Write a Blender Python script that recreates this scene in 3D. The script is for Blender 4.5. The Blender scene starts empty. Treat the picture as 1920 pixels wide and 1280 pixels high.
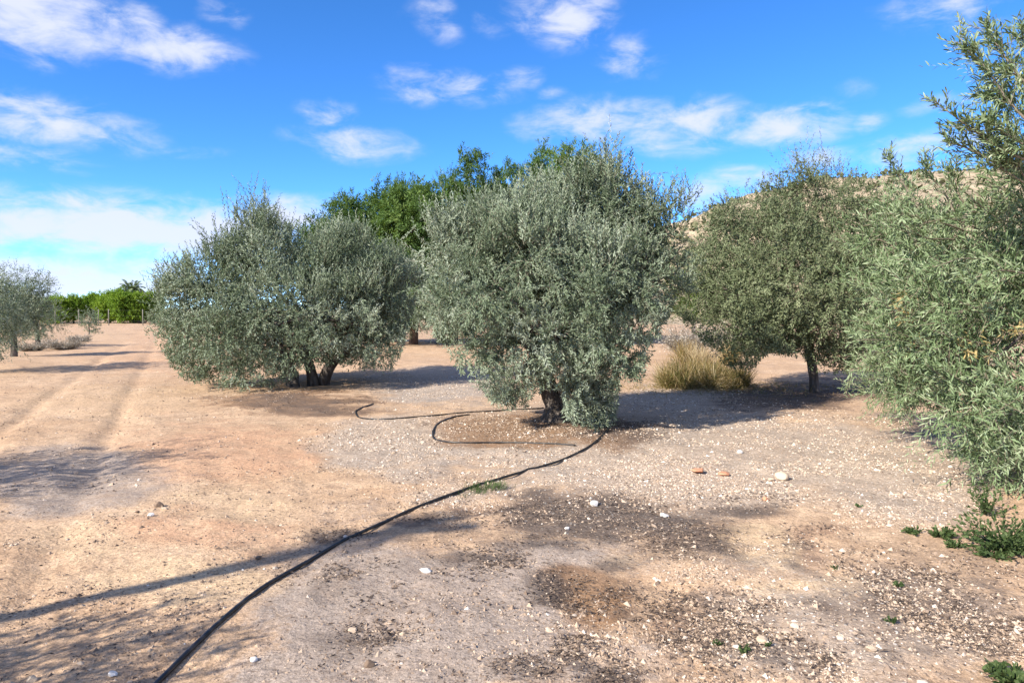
import bpy, math, random
import numpy as np
from mathutils import Vector

# ------------------------------------------------------------------ camera, sky, sun, exposure
S = bpy.context.scene
C = S.collection
F = 1387.0                       # focal length in photo pixels (1920 wide)
CAM_Z = 1.65
PITCH = math.atan(60.0 / F)
cam = bpy.data.cameras.new('camera')
cam.sensor_width = 36.0
cam.lens = F / 1920.0 * 36.0
cam.clip_start = 0.05
cam.clip_end = 6000
cam_o = bpy.data.objects.new('camera', cam)
C.objects.link(cam_o)
cam_o.location = (0, 0, CAM_Z)
cam_o.rotation_euler = (math.radians(90) - PITCH, 0, 0)
S.camera = cam_o

SUN_EL = math.radians(33)
SHADOW_AZ = math.radians(40)     # direction in which shadows fall, from +X towards +Y
SHX, SHY = math.cos(SHADOW_AZ), math.sin(SHADOW_AZ)
sun = bpy.data.lights.new('sun', 'SUN')
sun.energy = 4.6
sun.angle = math.radians(0.53)
sun.color = (1.0, 0.92, 0.80)
sun_o = bpy.data.objects.new('sun', sun)
C.objects.link(sun_o)
to_sun = Vector((-SHX * math.cos(SUN_EL), -SHY * math.cos(SUN_EL), math.sin(SUN_EL)))
sun_o.rotation_euler = to_sun.to_track_quat('Z', 'Y').to_euler()
sun_o.location = (-8, -8, 20)

S.view_settings.view_transform = 'Standard'
S.view_settings.look = 'None'
S.view_settings.gamma = 1
S.view_settings.use_curve_mapping = False
S.view_settings.exposure = 1.08
S.render.engine = 'CYCLES'
S.cycles.max_bounces = 6
S.cycles.diffuse_bounces = 3
S.cycles.transmission_bounces = 4

world = bpy.data.worlds.new("World")
S.world = world
world.use_nodes = True


def azel(px, py):
    a = (px - 960) / F
    b = (640 - py) / F
    c, s = math.cos(PITCH), math.sin(PITCH)
    x, y, z = a, c + b * s, -s + b * c
    return math.atan2(x, y), math.atan2(z, math.hypot(x, y))


def build_world():
    nt = world.node_tree
    nt.nodes.clear()
    N, L = nt.nodes.new, nt.links.new
    out = N('ShaderNodeOutputWorld')
    bg = N('ShaderNodeBackground')
    bg.inputs['Strength'].default_value = 0.155
    L(bg.outputs[0], out.inputs[0])
    sky = N('ShaderNodeTexSky')
    sky.sky_type = 'NISHITA'
    sky.sun_disc = False
    sky.sun_elevation = SUN_EL
    sky.sun_rotation = math.atan2(-SHX, -SHY)
    sky.altitude = 2600
    sky.air_density = 0.62
    sky.dust_density = 0.0
    sky.ozone_density = 5.0
    hs = N('ShaderNodeHueSaturation')
    hs.inputs['Saturation'].default_value = 1.165
    hs.inputs['Hue'].default_value = .501
    hs.inputs['Value'].default_value = 1.1
    L(sky.outputs[0], hs.inputs['Color'])
    tc = N('ShaderNodeTexCoord')
    nrm = N('ShaderNodeVectorMath'); nrm.operation = 'NORMALIZE'
    L(tc.outputs['Generated'], nrm.inputs[0])
    sep = N('ShaderNodeSeparateXYZ'); L(nrm.outputs[0], sep.inputs[0])

    def math_(op, a, b=None, clamp=False):
        m = N('ShaderNodeMath'); m.operation = op; m.use_clamp = clamp
        for i, v in enumerate((a, b)):
            if v is None: continue
            if isinstance(v, (int, float)): m.inputs[i].default_value = v
            else: L(v, m.inputs[i])
        return m.outputs[0]

    az = math_('ARCTAN2', sep.outputs[0], sep.outputs[1])
    el = math_('ARCSINE', sep.outputs[2])
    comb = N('ShaderNodeCombineXYZ'); L(az, comb.inputs[0]); L(el, comb.inputs[1])
    # large warp of the sky coordinates so that cloud outlines wander
    wn = N('ShaderNodeTexNoise'); wn.inputs['Scale'].default_value = 7; wn.inputs['Detail'].default_value = 4
    L(nrm.outputs[0], wn.inputs['Vector'])
    wsub = N('ShaderNodeVectorMath'); wsub.operation = 'SUBTRACT'; wsub.inputs[1].default_value = (.5, .5, .5)
    L(wn.outputs['Color'], wsub.inputs[0])
    wmul = N('ShaderNodeVectorMath'); wmul.operation = 'MULTIPLY'; wmul.inputs[1].default_value = (.11, .055, 0)
    L(wsub.outputs[0], wmul.inputs[0])
    wadd = N('ShaderNodeVectorMath'); wadd.operation = 'ADD'
    L(comb.outputs[0], wadd.inputs[0]); L(wmul.outputs[0], wadd.inputs[1])
    P = wadd.outputs[0]
    blobs = [  # px, py, rx, ry, weight
        (60, 28, 165, 78, 1.15), (330, 88, 140, 46, .9), (262, 45, 70, 42, .85), (430, 20, 60, 36, .5),
        (60, 225, 230, 55, .8), (40, 290, 160, 30, .5), (330, 278, 110, 18, .4),
        (200, 424, 560, 72, 1.12), (540, 395, 190, 45, .95), (300, 400, 300, 40, .95), (110, 532, 480, 56, 1.05), (-200, 430, 300, 90, .9),
        (830, 170, 150, 48, .75), (610, 220, 75, 30, .75), (650, 268, 160, 38, .72), (810, 30, 80, 60, .6),
        (1060, 30, 120, 75, .85), (1185, 115, 90, 60, .6), (960, 150, 60, 30, .5), (1080, 235, 140, 55, .8),
        (1270, 245, 240, 62, .85), (1470, 235, 160, 42, .8), (1640, 220, 50, 26, .55), (1560, 290, 110, 26, .6),
        (1740, 280, 130, 45, .75), (1400, 345, 110, 40, .7), (1320, 365, 80, 40, .7), (1800, 15, 170, 48, .55),
        (1610, 175, 60, 22, .35), (1800, 190, 120, 22, .4), (925, 30, 50, 40, .4), (1010, 180, 60, 18, .4),
    ]
    acc = None
    for px, py, rx, ry, w in blobs:
        a, e = azel(px, py)
        sb = N('ShaderNodeVectorMath'); sb.operation = 'SUBTRACT'; sb.inputs[1].default_value = (a, e, 0)
        L(P, sb.inputs[0])
        ml = N('ShaderNodeVectorMath'); ml.operation = 'MULTIPLY'; ml.inputs[1].default_value = (F / rx, F / ry, 0)
        L(sb.outputs[0], ml.inputs[0])
        ln = N('ShaderNodeVectorMath'); ln.operation = 'LENGTH'; L(ml.outputs[0], ln.inputs[0])
        mr = N('ShaderNodeMapRange'); mr.interpolation_type = 'SMOOTHSTEP'
        mr.inputs[1].default_value = 0.0; mr.inputs[2].default_value = 1.35
        mr.inputs[3].default_value = w; mr.inputs[4].default_value = 0
        L(ln.outputs['Value'], mr.inputs[0])
        acc = mr.outputs[0] if acc is None else math_('MAXIMUM', acc, mr.outputs[0])
    # unseen clouds outside the view, thickened to brighten and whiten the shadows
    mp = N('ShaderNodeMapping'); mp.inputs['Scale'].default_value = (1, 1, 3.0)
    L(nrm.outputs[0], mp.inputs['Vector'])
    gn = N('ShaderNodeTexNoise'); gn.inputs['Scale'].default_value = 3.2; gn.inputs['Detail'].default_value = 5
    L(mp.outputs[0], gn.inputs['Vector'])
    gm = N('ShaderNodeMapRange'); gm.interpolation_type = 'SMOOTHSTEP'
    gm.inputs[1].default_value = .40; gm.inputs[2].default_value = .56; gm.inputs[4].default_value = 1.0
    L(gn.outputs[0], gm.inputs[0])
    ab = math_('ABSOLUTE', az)
    side = N('ShaderNodeMapRange'); side.inputs[1].default_value = .65; side.inputs[2].default_value = .9
    L(ab, side.inputs[0])
    acc = math_('MAXIMUM', acc, math_('MULTIPLY', gm.outputs[0], side.outputs[0]))
    # streaky fine structure
    mp2 = N('ShaderNodeMapping'); mp2.inputs['Scale'].default_value = (1, 1, 2.3); mp2.inputs['Rotation'].default_value = (0, .18, 0)
    L(nrm.outputs[0], mp2.inputs['Vector'])
    fn = N('ShaderNodeTexNoise'); fn.inputs['Scale'].default_value = 15; fn.inputs['Detail'].default_value = 9
    fn.inputs['Roughness'].default_value = .6; fn.inputs['Distortion'].default_value = .35
    L(mp2.outputs[0], fn.inputs['Vector'])
    fr = N('ShaderNodeMapRange'); fr.inputs[1].default_value = .3; fr.inputs[2].default_value = .7
    fr.inputs[3].default_value = -.5; fr.inputs[4].default_value = .42
    L(fn.outputs[0], fr.inputs[0])
    dens = math_('ADD', acc, math_('MULTIPLY', fr.outputs[0], math_('MULTIPLY', math_('MINIMUM', acc, .55), 1.8)))
    dm = N('ShaderNodeMapRange'); dm.interpolation_type = 'SMOOTHSTEP'
    dm.inputs[1].default_value = .14; dm.inputs[2].default_value = 1.1; dm.inputs[4].default_value = .9
    L(dens, dm.inputs[0])
    mix = N('ShaderNodeMix'); mix.data_type = 'RGBA'
    L(dm.outputs[0], mix.inputs[0])
    L(hs.outputs[0], mix.inputs[6])
    mix.inputs[7].default_value = (2.7, 2.82, 3.35, 1)
    L(mix.outputs[2], bg.inputs['Color'])
    world.cycles.sampling_method = 'MANUAL'
    world.cycles.sample_map_resolution = 512


build_world()

# ------------------------------------------------------------------ helpers
rng = np.random.default_rng(7)
random.seed(7)


def ray(px, py):
    a = (px - 960) / F
    b = (640 - py) / F
    c, s = math.cos(PITCH), math.sin(PITCH)
    return np.array([a, c + b * s, -s + b * c])


def at(px, py, d):
    r = ray(px, py)
    return np.array([0, 0, CAM_Z]) + r * (d / r[1])


def on_ground(px, py):
    r = ray(px, py)
    t = -CAM_Z / r[2]
    return np.array([r[0] * t, r[1] * t, 0.0])


def to_px(x, y, z=0.0):
    c, s = math.cos(PITCH), math.sin(PITCH)
    dz = z - CAM_Z
    depth = y * c - dz * s
    depth = np.where(depth < .05, .05, depth)
    return 960 + F * x / depth, 640 - F * (y * s + dz * c) / depth


def _hash(ix, iy, iz, seed):
    h = (ix.astype(np.int64) * 374761393 + iy.astype(np.int64) * 668265263 + iz.astype(np.int64) * 2147483647 + seed * 974711) & 0xffffffff
    h = ((h ^ (h >> 13)) * 1274126177) & 0xffffffff
    h = ((h ^ (h >> 16)) * 2246822519) & 0xffffffff
    h = h ^ (h >> 15)
    return (h & 0xffffff) / float(0xffffff)


def vnoise(x, y, z=None, seed=0):
    x = np.asarray(x, float); y = np.asarray(y, float)
    z = np.zeros_like(x) if z is None else np.asarray(z, float)
    ix, iy, iz = np.floor(x), np.floor(y), np.floor(z)
    fx, fy, fz = x - ix, y - iy, z - iz
    fx, fy, fz = (f * f * (3 - 2 * f) for f in (fx, fy, fz))
    r = 0
    for a in (0, 1):
        wa = fx if a else 1 - fx
        for b in (0, 1):
            wb = fy if b else 1 - fy
            for c in (0, 1):
                wc = fz if c else 1 - fz
                r = r + wa * wb * wc * _hash(ix + a, iy + b, iz + c, seed)
    return r


def fbm(x, y, z=None, seed=0, octv=4):
    r, a, t = 0, 1.0, 0
    for i in range(octv):
        s = 2.03 ** i
        r = r + a * vnoise(np.asarray(x) * s, np.asarray(y) * s, None if z is None else np.asarray(z) * s, seed + i * 17)
        t += a; a *= .5
    return r / t


def sstep(a, b, x):
    t = np.clip((x - a) / (b - a), 0, 1)
    return t * t * (3 - 2 * t)


def norm(v):
    return v / np.maximum(np.linalg.norm(v, axis=-1, keepdims=True), 1e-9)


def mesh_np(name, verts, faces, mats, smooth=False, attrs=None, mat_idx=None):
    """verts (n,3); faces: list of (m,k) int arrays"""
    me = bpy.data.meshes.new(name)
    verts = np.ascontiguousarray(verts, dtype=np.float32)
    me.vertices.add(len(verts))
    me.vertices.foreach_set('co', verts.ravel())
    faces = [np.asarray(f, dtype=np.int32) for f in faces if len(f)]
    loops = np.concatenate([f.ravel() for f in faces])
    tot = np.concatenate([np.full(len(f), f.shape[1], np.int32) for f in faces])
    start = np.concatenate([[0], np.cumsum(tot)[:-1]]).astype(np.int32)
    me.loops.add(len(loops))
    me.loops.foreach_set('vertex_index', loops)
    me.polygons.add(len(tot))
    me.polygons.foreach_set('loop_start', start)
    me.polygons.foreach_set('loop_total', tot)
    if mat_idx is not None:
        me.polygons.foreach_set('material_index', np.asarray(mat_idx, np.int32))
    me.polygons.foreach_set('use_smooth', np.full(len(tot), bool(smooth)))
    for k, v in (attrs or {}).items():
        a = me.attributes.new(k, 'FLOAT', 'POINT')
        a.data.foreach_set('value', np.ascontiguousarray(v, dtype=np.float32))
    for m in (mats if isinstance(mats, (list, tuple)) else [mats]):
        me.materials.append(m)
    me.update(calc_edges=True)
    return me


def link(name, me, parent=None):
    o = bpy.data.objects.new(name, me)
    C.objects.link(o)
    if parent is not None:
        o.parent = parent
    return o


def tag(o, label=None, cat=None, group=None, kind=None):
    if label: o['label'] = label
    if cat: o['category'] = cat
    if group: o['group'] = group
    if kind: o['kind'] = kind
    return o


def thing(name, loc, label, cat, group=None):
    o = bpy.data.objects.new(name, None)
    o.empty_display_size = .2
    C.objects.link(o)
    o.location = [float(v) for v in loc]
    return tag(o, label, cat, group)


def copy_tree(root):
    r = root.copy(); C.objects.link(r)
    for ch in list(root.children):
        c = ch.copy(); C.objects.link(c); c.parent = r
        for g in list(ch.children):
            d = g.copy(); C.objects.link(d); d.parent = c
    return r


# ------------------------------------------------------------------ materials
def new_mat(name):
    m = bpy.data.materials.new(name)
    m.use_nodes = True
    nt = m.node_tree
    nt.nodes.clear()
    out = nt.nodes.new('ShaderNodeOutputMaterial')
    return m, nt, nt.nodes.new, nt.links.new, out


def ramp_node(N, stops):
    r = N('ShaderNodeValToRGB')
    els = r.color_ramp.elements
    while len(els) < len(stops):
        els.new(.5)
    for e, (p, c) in zip(els, stops):
        e.position = p; e.color = (*c, 1)
    return r


def leaf_mat(name, stops, trans=.3, rough=.6, spec=.22, ttint=(1.15, 1.2, .6)):
    m, nt, N, L, out = new_mat(name)
    at_ = N('ShaderNodeAttribute'); at_.attribute_name = 'tone'
    r = ramp_node(N, stops); L(at_.outputs['Fac'], r.inputs[0])
    p = N('ShaderNodeBsdfPrincipled')
    p.inputs['Roughness'].default_value = rough
    p.inputs['Specular IOR Level'].default_value = spec
    L(r.outputs[0], p.inputs['Base Color'])
    t = N('ShaderNodeBsdfTranslucent')
    mu = N('ShaderNodeMix'); mu.data_type = 'RGBA'; mu.blend_type = 'MULTIPLY'; mu.inputs[0].default_value = 1
    L(r.outputs[0], mu.inputs[6]); mu.inputs[7].default_value = (*ttint, 1)
    L(mu.outputs[2], t.inputs['Color'])
    mx = N('ShaderNodeMixShader'); mx.inputs[0].default_value = trans
    L(p.outputs[0], mx.inputs[1]); L(t.outputs[0], mx.inputs[2])
    L(mx.outputs[0], out.inputs[0])
    return m


def solid_mat(name, stops, scale=20, rough=.85, bump=.3, detail=6, attr=None, coord='Object', stretch=(1, 1, 1), spec=.3):
    m, nt, N, L, out = new_mat(name)
    tc = N('ShaderNodeTexCoord')
    mp = N('ShaderNodeMapping'); mp.inputs['Scale'].default_value = stretch
    L(tc.outputs[coord], mp.inputs[0])
    n = N('ShaderNodeTexNoise'); n.inputs['Scale'].default_value = scale; n.inputs['Detail'].default_value = detail
    n.inputs['Roughness'].default_value = .65
    L(mp.outputs[0], n.inputs['Vector'])
    r = ramp_node(N, stops)
    if attr:
        a = N('ShaderNodeAttribute'); a.attribute_name = attr
        ad = N('ShaderNodeMath'); ad.operation = 'MULTIPLY_ADD'
        L(n.outputs[0], ad.inputs[0]); ad.inputs[1].default_value = .35
        sb = N('ShaderNodeMath'); sb.operation = 'SUBTRACT'; L(a.outputs['Fac'], sb.inputs[0]); sb.inputs[1].default_value = .175
        L(sb.outputs[0], ad.inputs[2])
        L(ad.outputs[0], r.inputs[0])
    else:
        L(n.outputs[0], r.inputs[0])
    p = N('ShaderNodeBsdfPrincipled'); p.inputs['Roughness'].default_value = rough
    p.inputs['Specular IOR Level'].default_value = spec
    L(r.outputs[0], p.inputs['Base Color'])
    if bump:
        b = N('ShaderNodeBump'); b.inputs['Strength'].default_value = bump; b.inputs['Distance'].default_value = .02
        L(n.outputs[0], b.inputs['Height']); L(b.outputs[0], p.inputs['Normal'])
    L(p.outputs[0], out.inputs[0])
    return m


M = {}
M['olive'] = leaf_mat('olive_leaf', [(0, (.048, .076, .038)), (.4, (.175, .225, .14)), (.75, (.345, .395, .30)), (1, (.47, .51, .42))], .14, ttint=(1.1, 1.15, .75))
M['olive_dark'] = leaf_mat('olive_leaf_brownish', [(0, (.05, .072, .03)), (.5, (.155, .19, .098)), (1, (.33, .36, .22))], .14)
M['wattle'] = leaf_mat('wattle_leaf', [(0, (.06, .10, .035)), (.45, (.165, .23, .11)), (.8, (.34, .40, .25)), (.93, (.40, .45, .31)), (.94, (.36, .29, .12)), (1, (.44, .32, .15))], .15)
M['pine'] = leaf_mat('pine_needle', [(0, (.03, .066, .018)), (.5, (.088, .155, .038)), (1, (.20, .28, .07))], .25, ttint=(1.2, 1.25, .4))
M['citrus'] = leaf_mat('citrus_leaf', [(0, (.08, .16, .018)), (.5, (.18, .29, .035)), (1, (.32, .42, .07))], .3, ttint=(1.3, 1.3, .35))
M['cypress'] = leaf_mat('cypress_leaf', [(0, (.02, .04, .014)), (1, (.07, .10, .04))], .15)
M['palm'] = leaf_mat('palm_leaf', [(0, (.12, .17, .08)), (1, (.26, .32, .19))], .2)
M['weed'] = leaf_mat('weed_leaf', [(0, (.035, .06, .02)), (.5, (.065, .105, .035)), (1, (.13, .175, .07))], .3)
M['straw'] = leaf_mat('dry_grass', [(0, (.065, .09, .025)), (.3, (.15, .14, .045)), (.6, (.27, .19, .075)), (.85, (.40, .30, .16)), (1, (.50, .42, .27))], .3, ttint=(1.1, 1, .7))
M['greybrush'] = leaf_mat('dry_twig', [(0, (.22, .19, .15)), (.6, (.42, .38, .32)), (1, (.60, .56, .50))], .1)
M['scrub'] = leaf_mat('hill_scrub', [(0, (.06, .065, .03)), (1, (.16, .155, .08))], .15)
M['litter'] = leaf_mat('leaf_litter', [(0, (.045, .034, .028)), (.5, (.12, .088, .07)), (.85, (.26, .19, .14)), (1, (.45, .36, .28))], .0)
M['bark'] = solid_mat('olive_bark', [(.3, (.03, .025, .021)), (.5, (.085, .07, .06)), (.75, (.20, .175, .155))], 14, .95, .9, stretch=(1, 1, .25))
M['barklight'] = solid_mat('twig_bark', [(.3, (.14, .115, .08)), (.7, (.32, .27, .21))], 14, .9, .3)
M['pinebark'] = solid_mat('pine_bark', [(.3, (.06, .035, .025)), (.7, (.17, .11, .08))], 10, .95, .6, stretch=(1, 1, .3))
M['rubber'] = solid_mat('black_polythene', [(.3, (.010, .010, .011)), (.5, (.018, .017, .017)), (.66, (.075, .062, .05))], 11, .42, .08, spec=.5)
M['post'] = solid_mat('weathered_post', [(.3, (.16, .15, .125)), (.7, (.27, .25, .21))], 12, .8, .2)
M['wire'] = solid_mat('fence_wire', [(.3, (.1, .1, .1)), (.7, (.2, .2, .2))], 12, .4, 0)
M['stone'] = solid_mat('pale_stone', [(0, (.16, .115, .085)), (.3, (.34, .25, .18)), (.6, (.48, .375, .28)), (.9, (.62, .53, .44)), (1, (.74, .69, .62))], 30, .9, .35, attr='tone')
M['whitestone'] = solid_mat('white_stone', [(.3, (.58, .54, .50)), (.7, (.78, .75, .71))], 18, .85, .3)
M['beigestone'] = solid_mat('beige_stone', [(.3, (.44, .33, .23)), (.7, (.62, .50, .37))], 18, .9, .4)
M['brownstone'] = solid_mat('brown_clod', [(.3, (.15, .10, .07)), (.7, (.32, .23, .16))], 18, .95, .6)
M['terracotta'] = solid_mat('terracotta', [(.3, (.46, .20, .11)), (.7, (.60, .31, .19))], 20, .9, .3)

# ------------------------------------------------------------------ ground
def pxmask(px, py, items, seed=0, amp=.75, sc=90.):
    """soil and painted shade patches; items (cx, cy, rx, ry, w) as seen in the photograph, edges broken by noise"""
    m = np.zeros_like(px)
    for cx, cy, rx, ry, w in items:
        d = np.sqrt(((px - cx) / rx) ** 2 + ((py - cy) / ry) ** 2)
        m = np.maximum(m, w * (1 - sstep(.35, 1.25, d)))
    return m


LITTER = [(1110, 975, 270, 52, 1), (1290, 1005, 140, 55, .95), (1000, 955, 110, 34, .9), (1390, 950, 120, 26, .8), (1010, 1010, 130, 28, .7), (1520, 1010, 70, 40, .5),
          (640, 1003, 95, 17, .95), (790, 972, 50, 12, .7), (870, 1048, 70, 32, .9), (960, 1112, 75, 26, .85), (1165, 1062, 80, 22, .8),
          (1240, 1130, 150, 40, .5), (1020, 1215, 80, 34, .8), (1110, 1262, 110, 34, .8), (900, 1250, 70, 26, .5),
          (1760, 1120, 260, 110, .55), (1480, 1200, 260, 90, .5), (1850, 1180, 160, 110, .55), (1350, 1150, 140, 50, .55),
          (1180, 815, 130, 34, .8), (1080, 800, 100, 26, .6), (560, 755, 190, 22, .75), (1480, 745, 190, 30, .85), (1560, 730, 130, 28, .9),
          (780, 1070, 90, 30, .4), (660, 1100, 90, 50, .4), (600, 1190, 130, 40, .45), (1700, 800, 130, 30, .35)]
MULCH = [(1010, 808, 215, 50, 1), (1130, 820, 150, 38, .8), (1500, 742, 190, 28, .75), (540, 752, 220, 26, .7), (1080, 1110, 150, 55, .85), (1300, 690, 120, 40, .3), (1750, 1150, 220, 110, .3)]
GREY_SOIL_SHADE = [(740, 1150, 340, 150, 1), (700, 1240, 420, 70, .9), (1010, 1050, 240, 70, .75), (900, 1220, 260, 90, .8), (560, 1230, 260, 70, .6), (120, 900, 260, 75, .7),  # grey soil tone, also painting tree shade into the ground colour
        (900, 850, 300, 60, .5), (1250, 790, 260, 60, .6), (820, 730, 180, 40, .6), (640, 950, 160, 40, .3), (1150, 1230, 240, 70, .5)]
ORANGE = [(420, 850, 290, 75, .8), (380, 1010, 240, 42, .7), (330, 660, 260, 60, .5), (880, 700, 260, 40, .45), (1540, 1010, 70, 35, .6), (1340, 888, 90, 18, .7), (900, 960, 110, 22, .5), (1300, 1150, 80, 30, .5)]
PALE = [(1430, 1010, 110, 36, .9), (1540, 1085, 170, 45, .9), (1180, 1050, 70, 22, .6), (1540, 880, 190, 30, .5), (330, 1100, 330, 50, .7), (150, 1020, 200, 60, .5), (200, 760, 260, 60, .4), (430, 950, 200, 40, .5), (200, 640, 90, 30, .4), (600, 1090, 120, 40, .5)]
GRAVEL = [(1300, 860, 520, 110, 1), (760, 830, 190, 75, .9), (1030, 800, 260, 60, .8), (820, 720, 170, 45, .9), (1300, 755, 220, 50, .9), (1700, 880, 260, 130, .85),
          (1650, 1180, 420, 160, .75), (1150, 960, 330, 60, .6), (1400, 1050, 260, 60, .45), (1120, 1200, 300, 80, .35), (450, 740, 160, 30, .3), (880, 930, 170, 40, .6)]


def gz(x, y):
    x = np.asarray(x, float); y = np.asarray(y, float)
    r = np.hypot(x, y)
    z = (fbm(x * .22, y * .22, seed=3, octv=3) - .5) * .22 * sstep(3, 14, r)
    z = z + (fbm(x * 1.3, y * 1.3, seed=9, octv=3) - .5) * .07
    z = z + (fbm(x * 5.1, y * 5.1, seed=5, octv=2) - .5) * .028 * (1 - sstep(16, 30, r))
    # slightly raised bed round the middle olive tree, with a shallow rim
    dx, dy = x - .62, y - 10.3
    q = np.hypot(dx, dy * 1.05)
    z = z + .07 * (1 - sstep(.3, 2.2, q))
    # wheel ruts of the farm track on the left
    for off in (-.75, .75):
        cx = -1.6 - .46 * y + off
        w = np.exp(-((x - cx) / .16) ** 2)
        z = z - .034 * w * sstep(2, 6, y) * (.5 + vnoise(x * .8, y * .8, seed=21))
    return z


def gzf(x, y):
    return float(gz(np.array([x]), np.array([y]))[0])


def build_ground():
    fine = np.radians(np.arange(-42, 42.01, .27))
    side = np.radians(np.arange(46, 314.1, 4.0))
    th = np.concatenate([fine, side])
    nr = 500
    r = .55 * (3000 / .55) ** (np.linspace(0, 1, nr))
    # more rings close by
    r = np.concatenate([np.geomspace(.6, 2.6, 25, endpoint=False), np.geomspace(2.6, 40, 270, endpoint=False), np.geomspace(40, 3000, 60)])
    nr = len(r); nt_ = len(th)
    T, R = np.meshgrid(th, r)
    x = R * np.sin(T); y = R * np.cos(T)
    x = x.ravel(); y = y.ravel()
    z = gz(x, y) * (1 - sstep(120, 250, np.hypot(x, y)))
    i = np.arange(nr - 1)[:, None] * nt_ + np.arange(nt_)[None, :]
    j = np.arange(nr - 1)[:, None] * nt_ + ((np.arange(nt_) + 1) % nt_)[None, :]
    q = np.stack([i, j, j + nt_, i + nt_], -1).reshape(-1, 4)[:, ::-1]
    cidx = len(x)
    x = np.append(x, 0); y = np.append(y, 0); z = np.append(z, gzf(0, 0))
    a = np.arange(nt_); fan = np.stack([np.full(nt_, cidx), (a + 1) % nt_, a], -1)
    px, py = to_px(x, y, z)
    wob = 60 * (fbm(x * 1.1, y * 1.1, seed=31, octv=4) - .5)
    wob2 = 60 * (fbm(x * 1.1 + 40, y * 1.1, seed=33, octv=4) - .5)
    front = (y > 1.5)
    sc = np.clip((py - 560) / 300, .25, 2)
    pxw, pyw = px + wob * 2.6 * sc, py + wob2 * 1.1 * sc
    attrs = {}
    for nm, it in (('litter', LITTER), ('mulch', MULCH), ('grey', GREY_SOIL_SHADE), ('orange', ORANGE), ('pale', PALE), ('gravel', GRAVEL)):
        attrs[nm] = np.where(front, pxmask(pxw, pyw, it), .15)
    me = mesh_np('ground', np.stack([x, y, z], -1), [q, fan], ground_mat(), smooth=True, attrs=attrs)
    return tag(link('ground', me), kind='structure')


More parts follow.
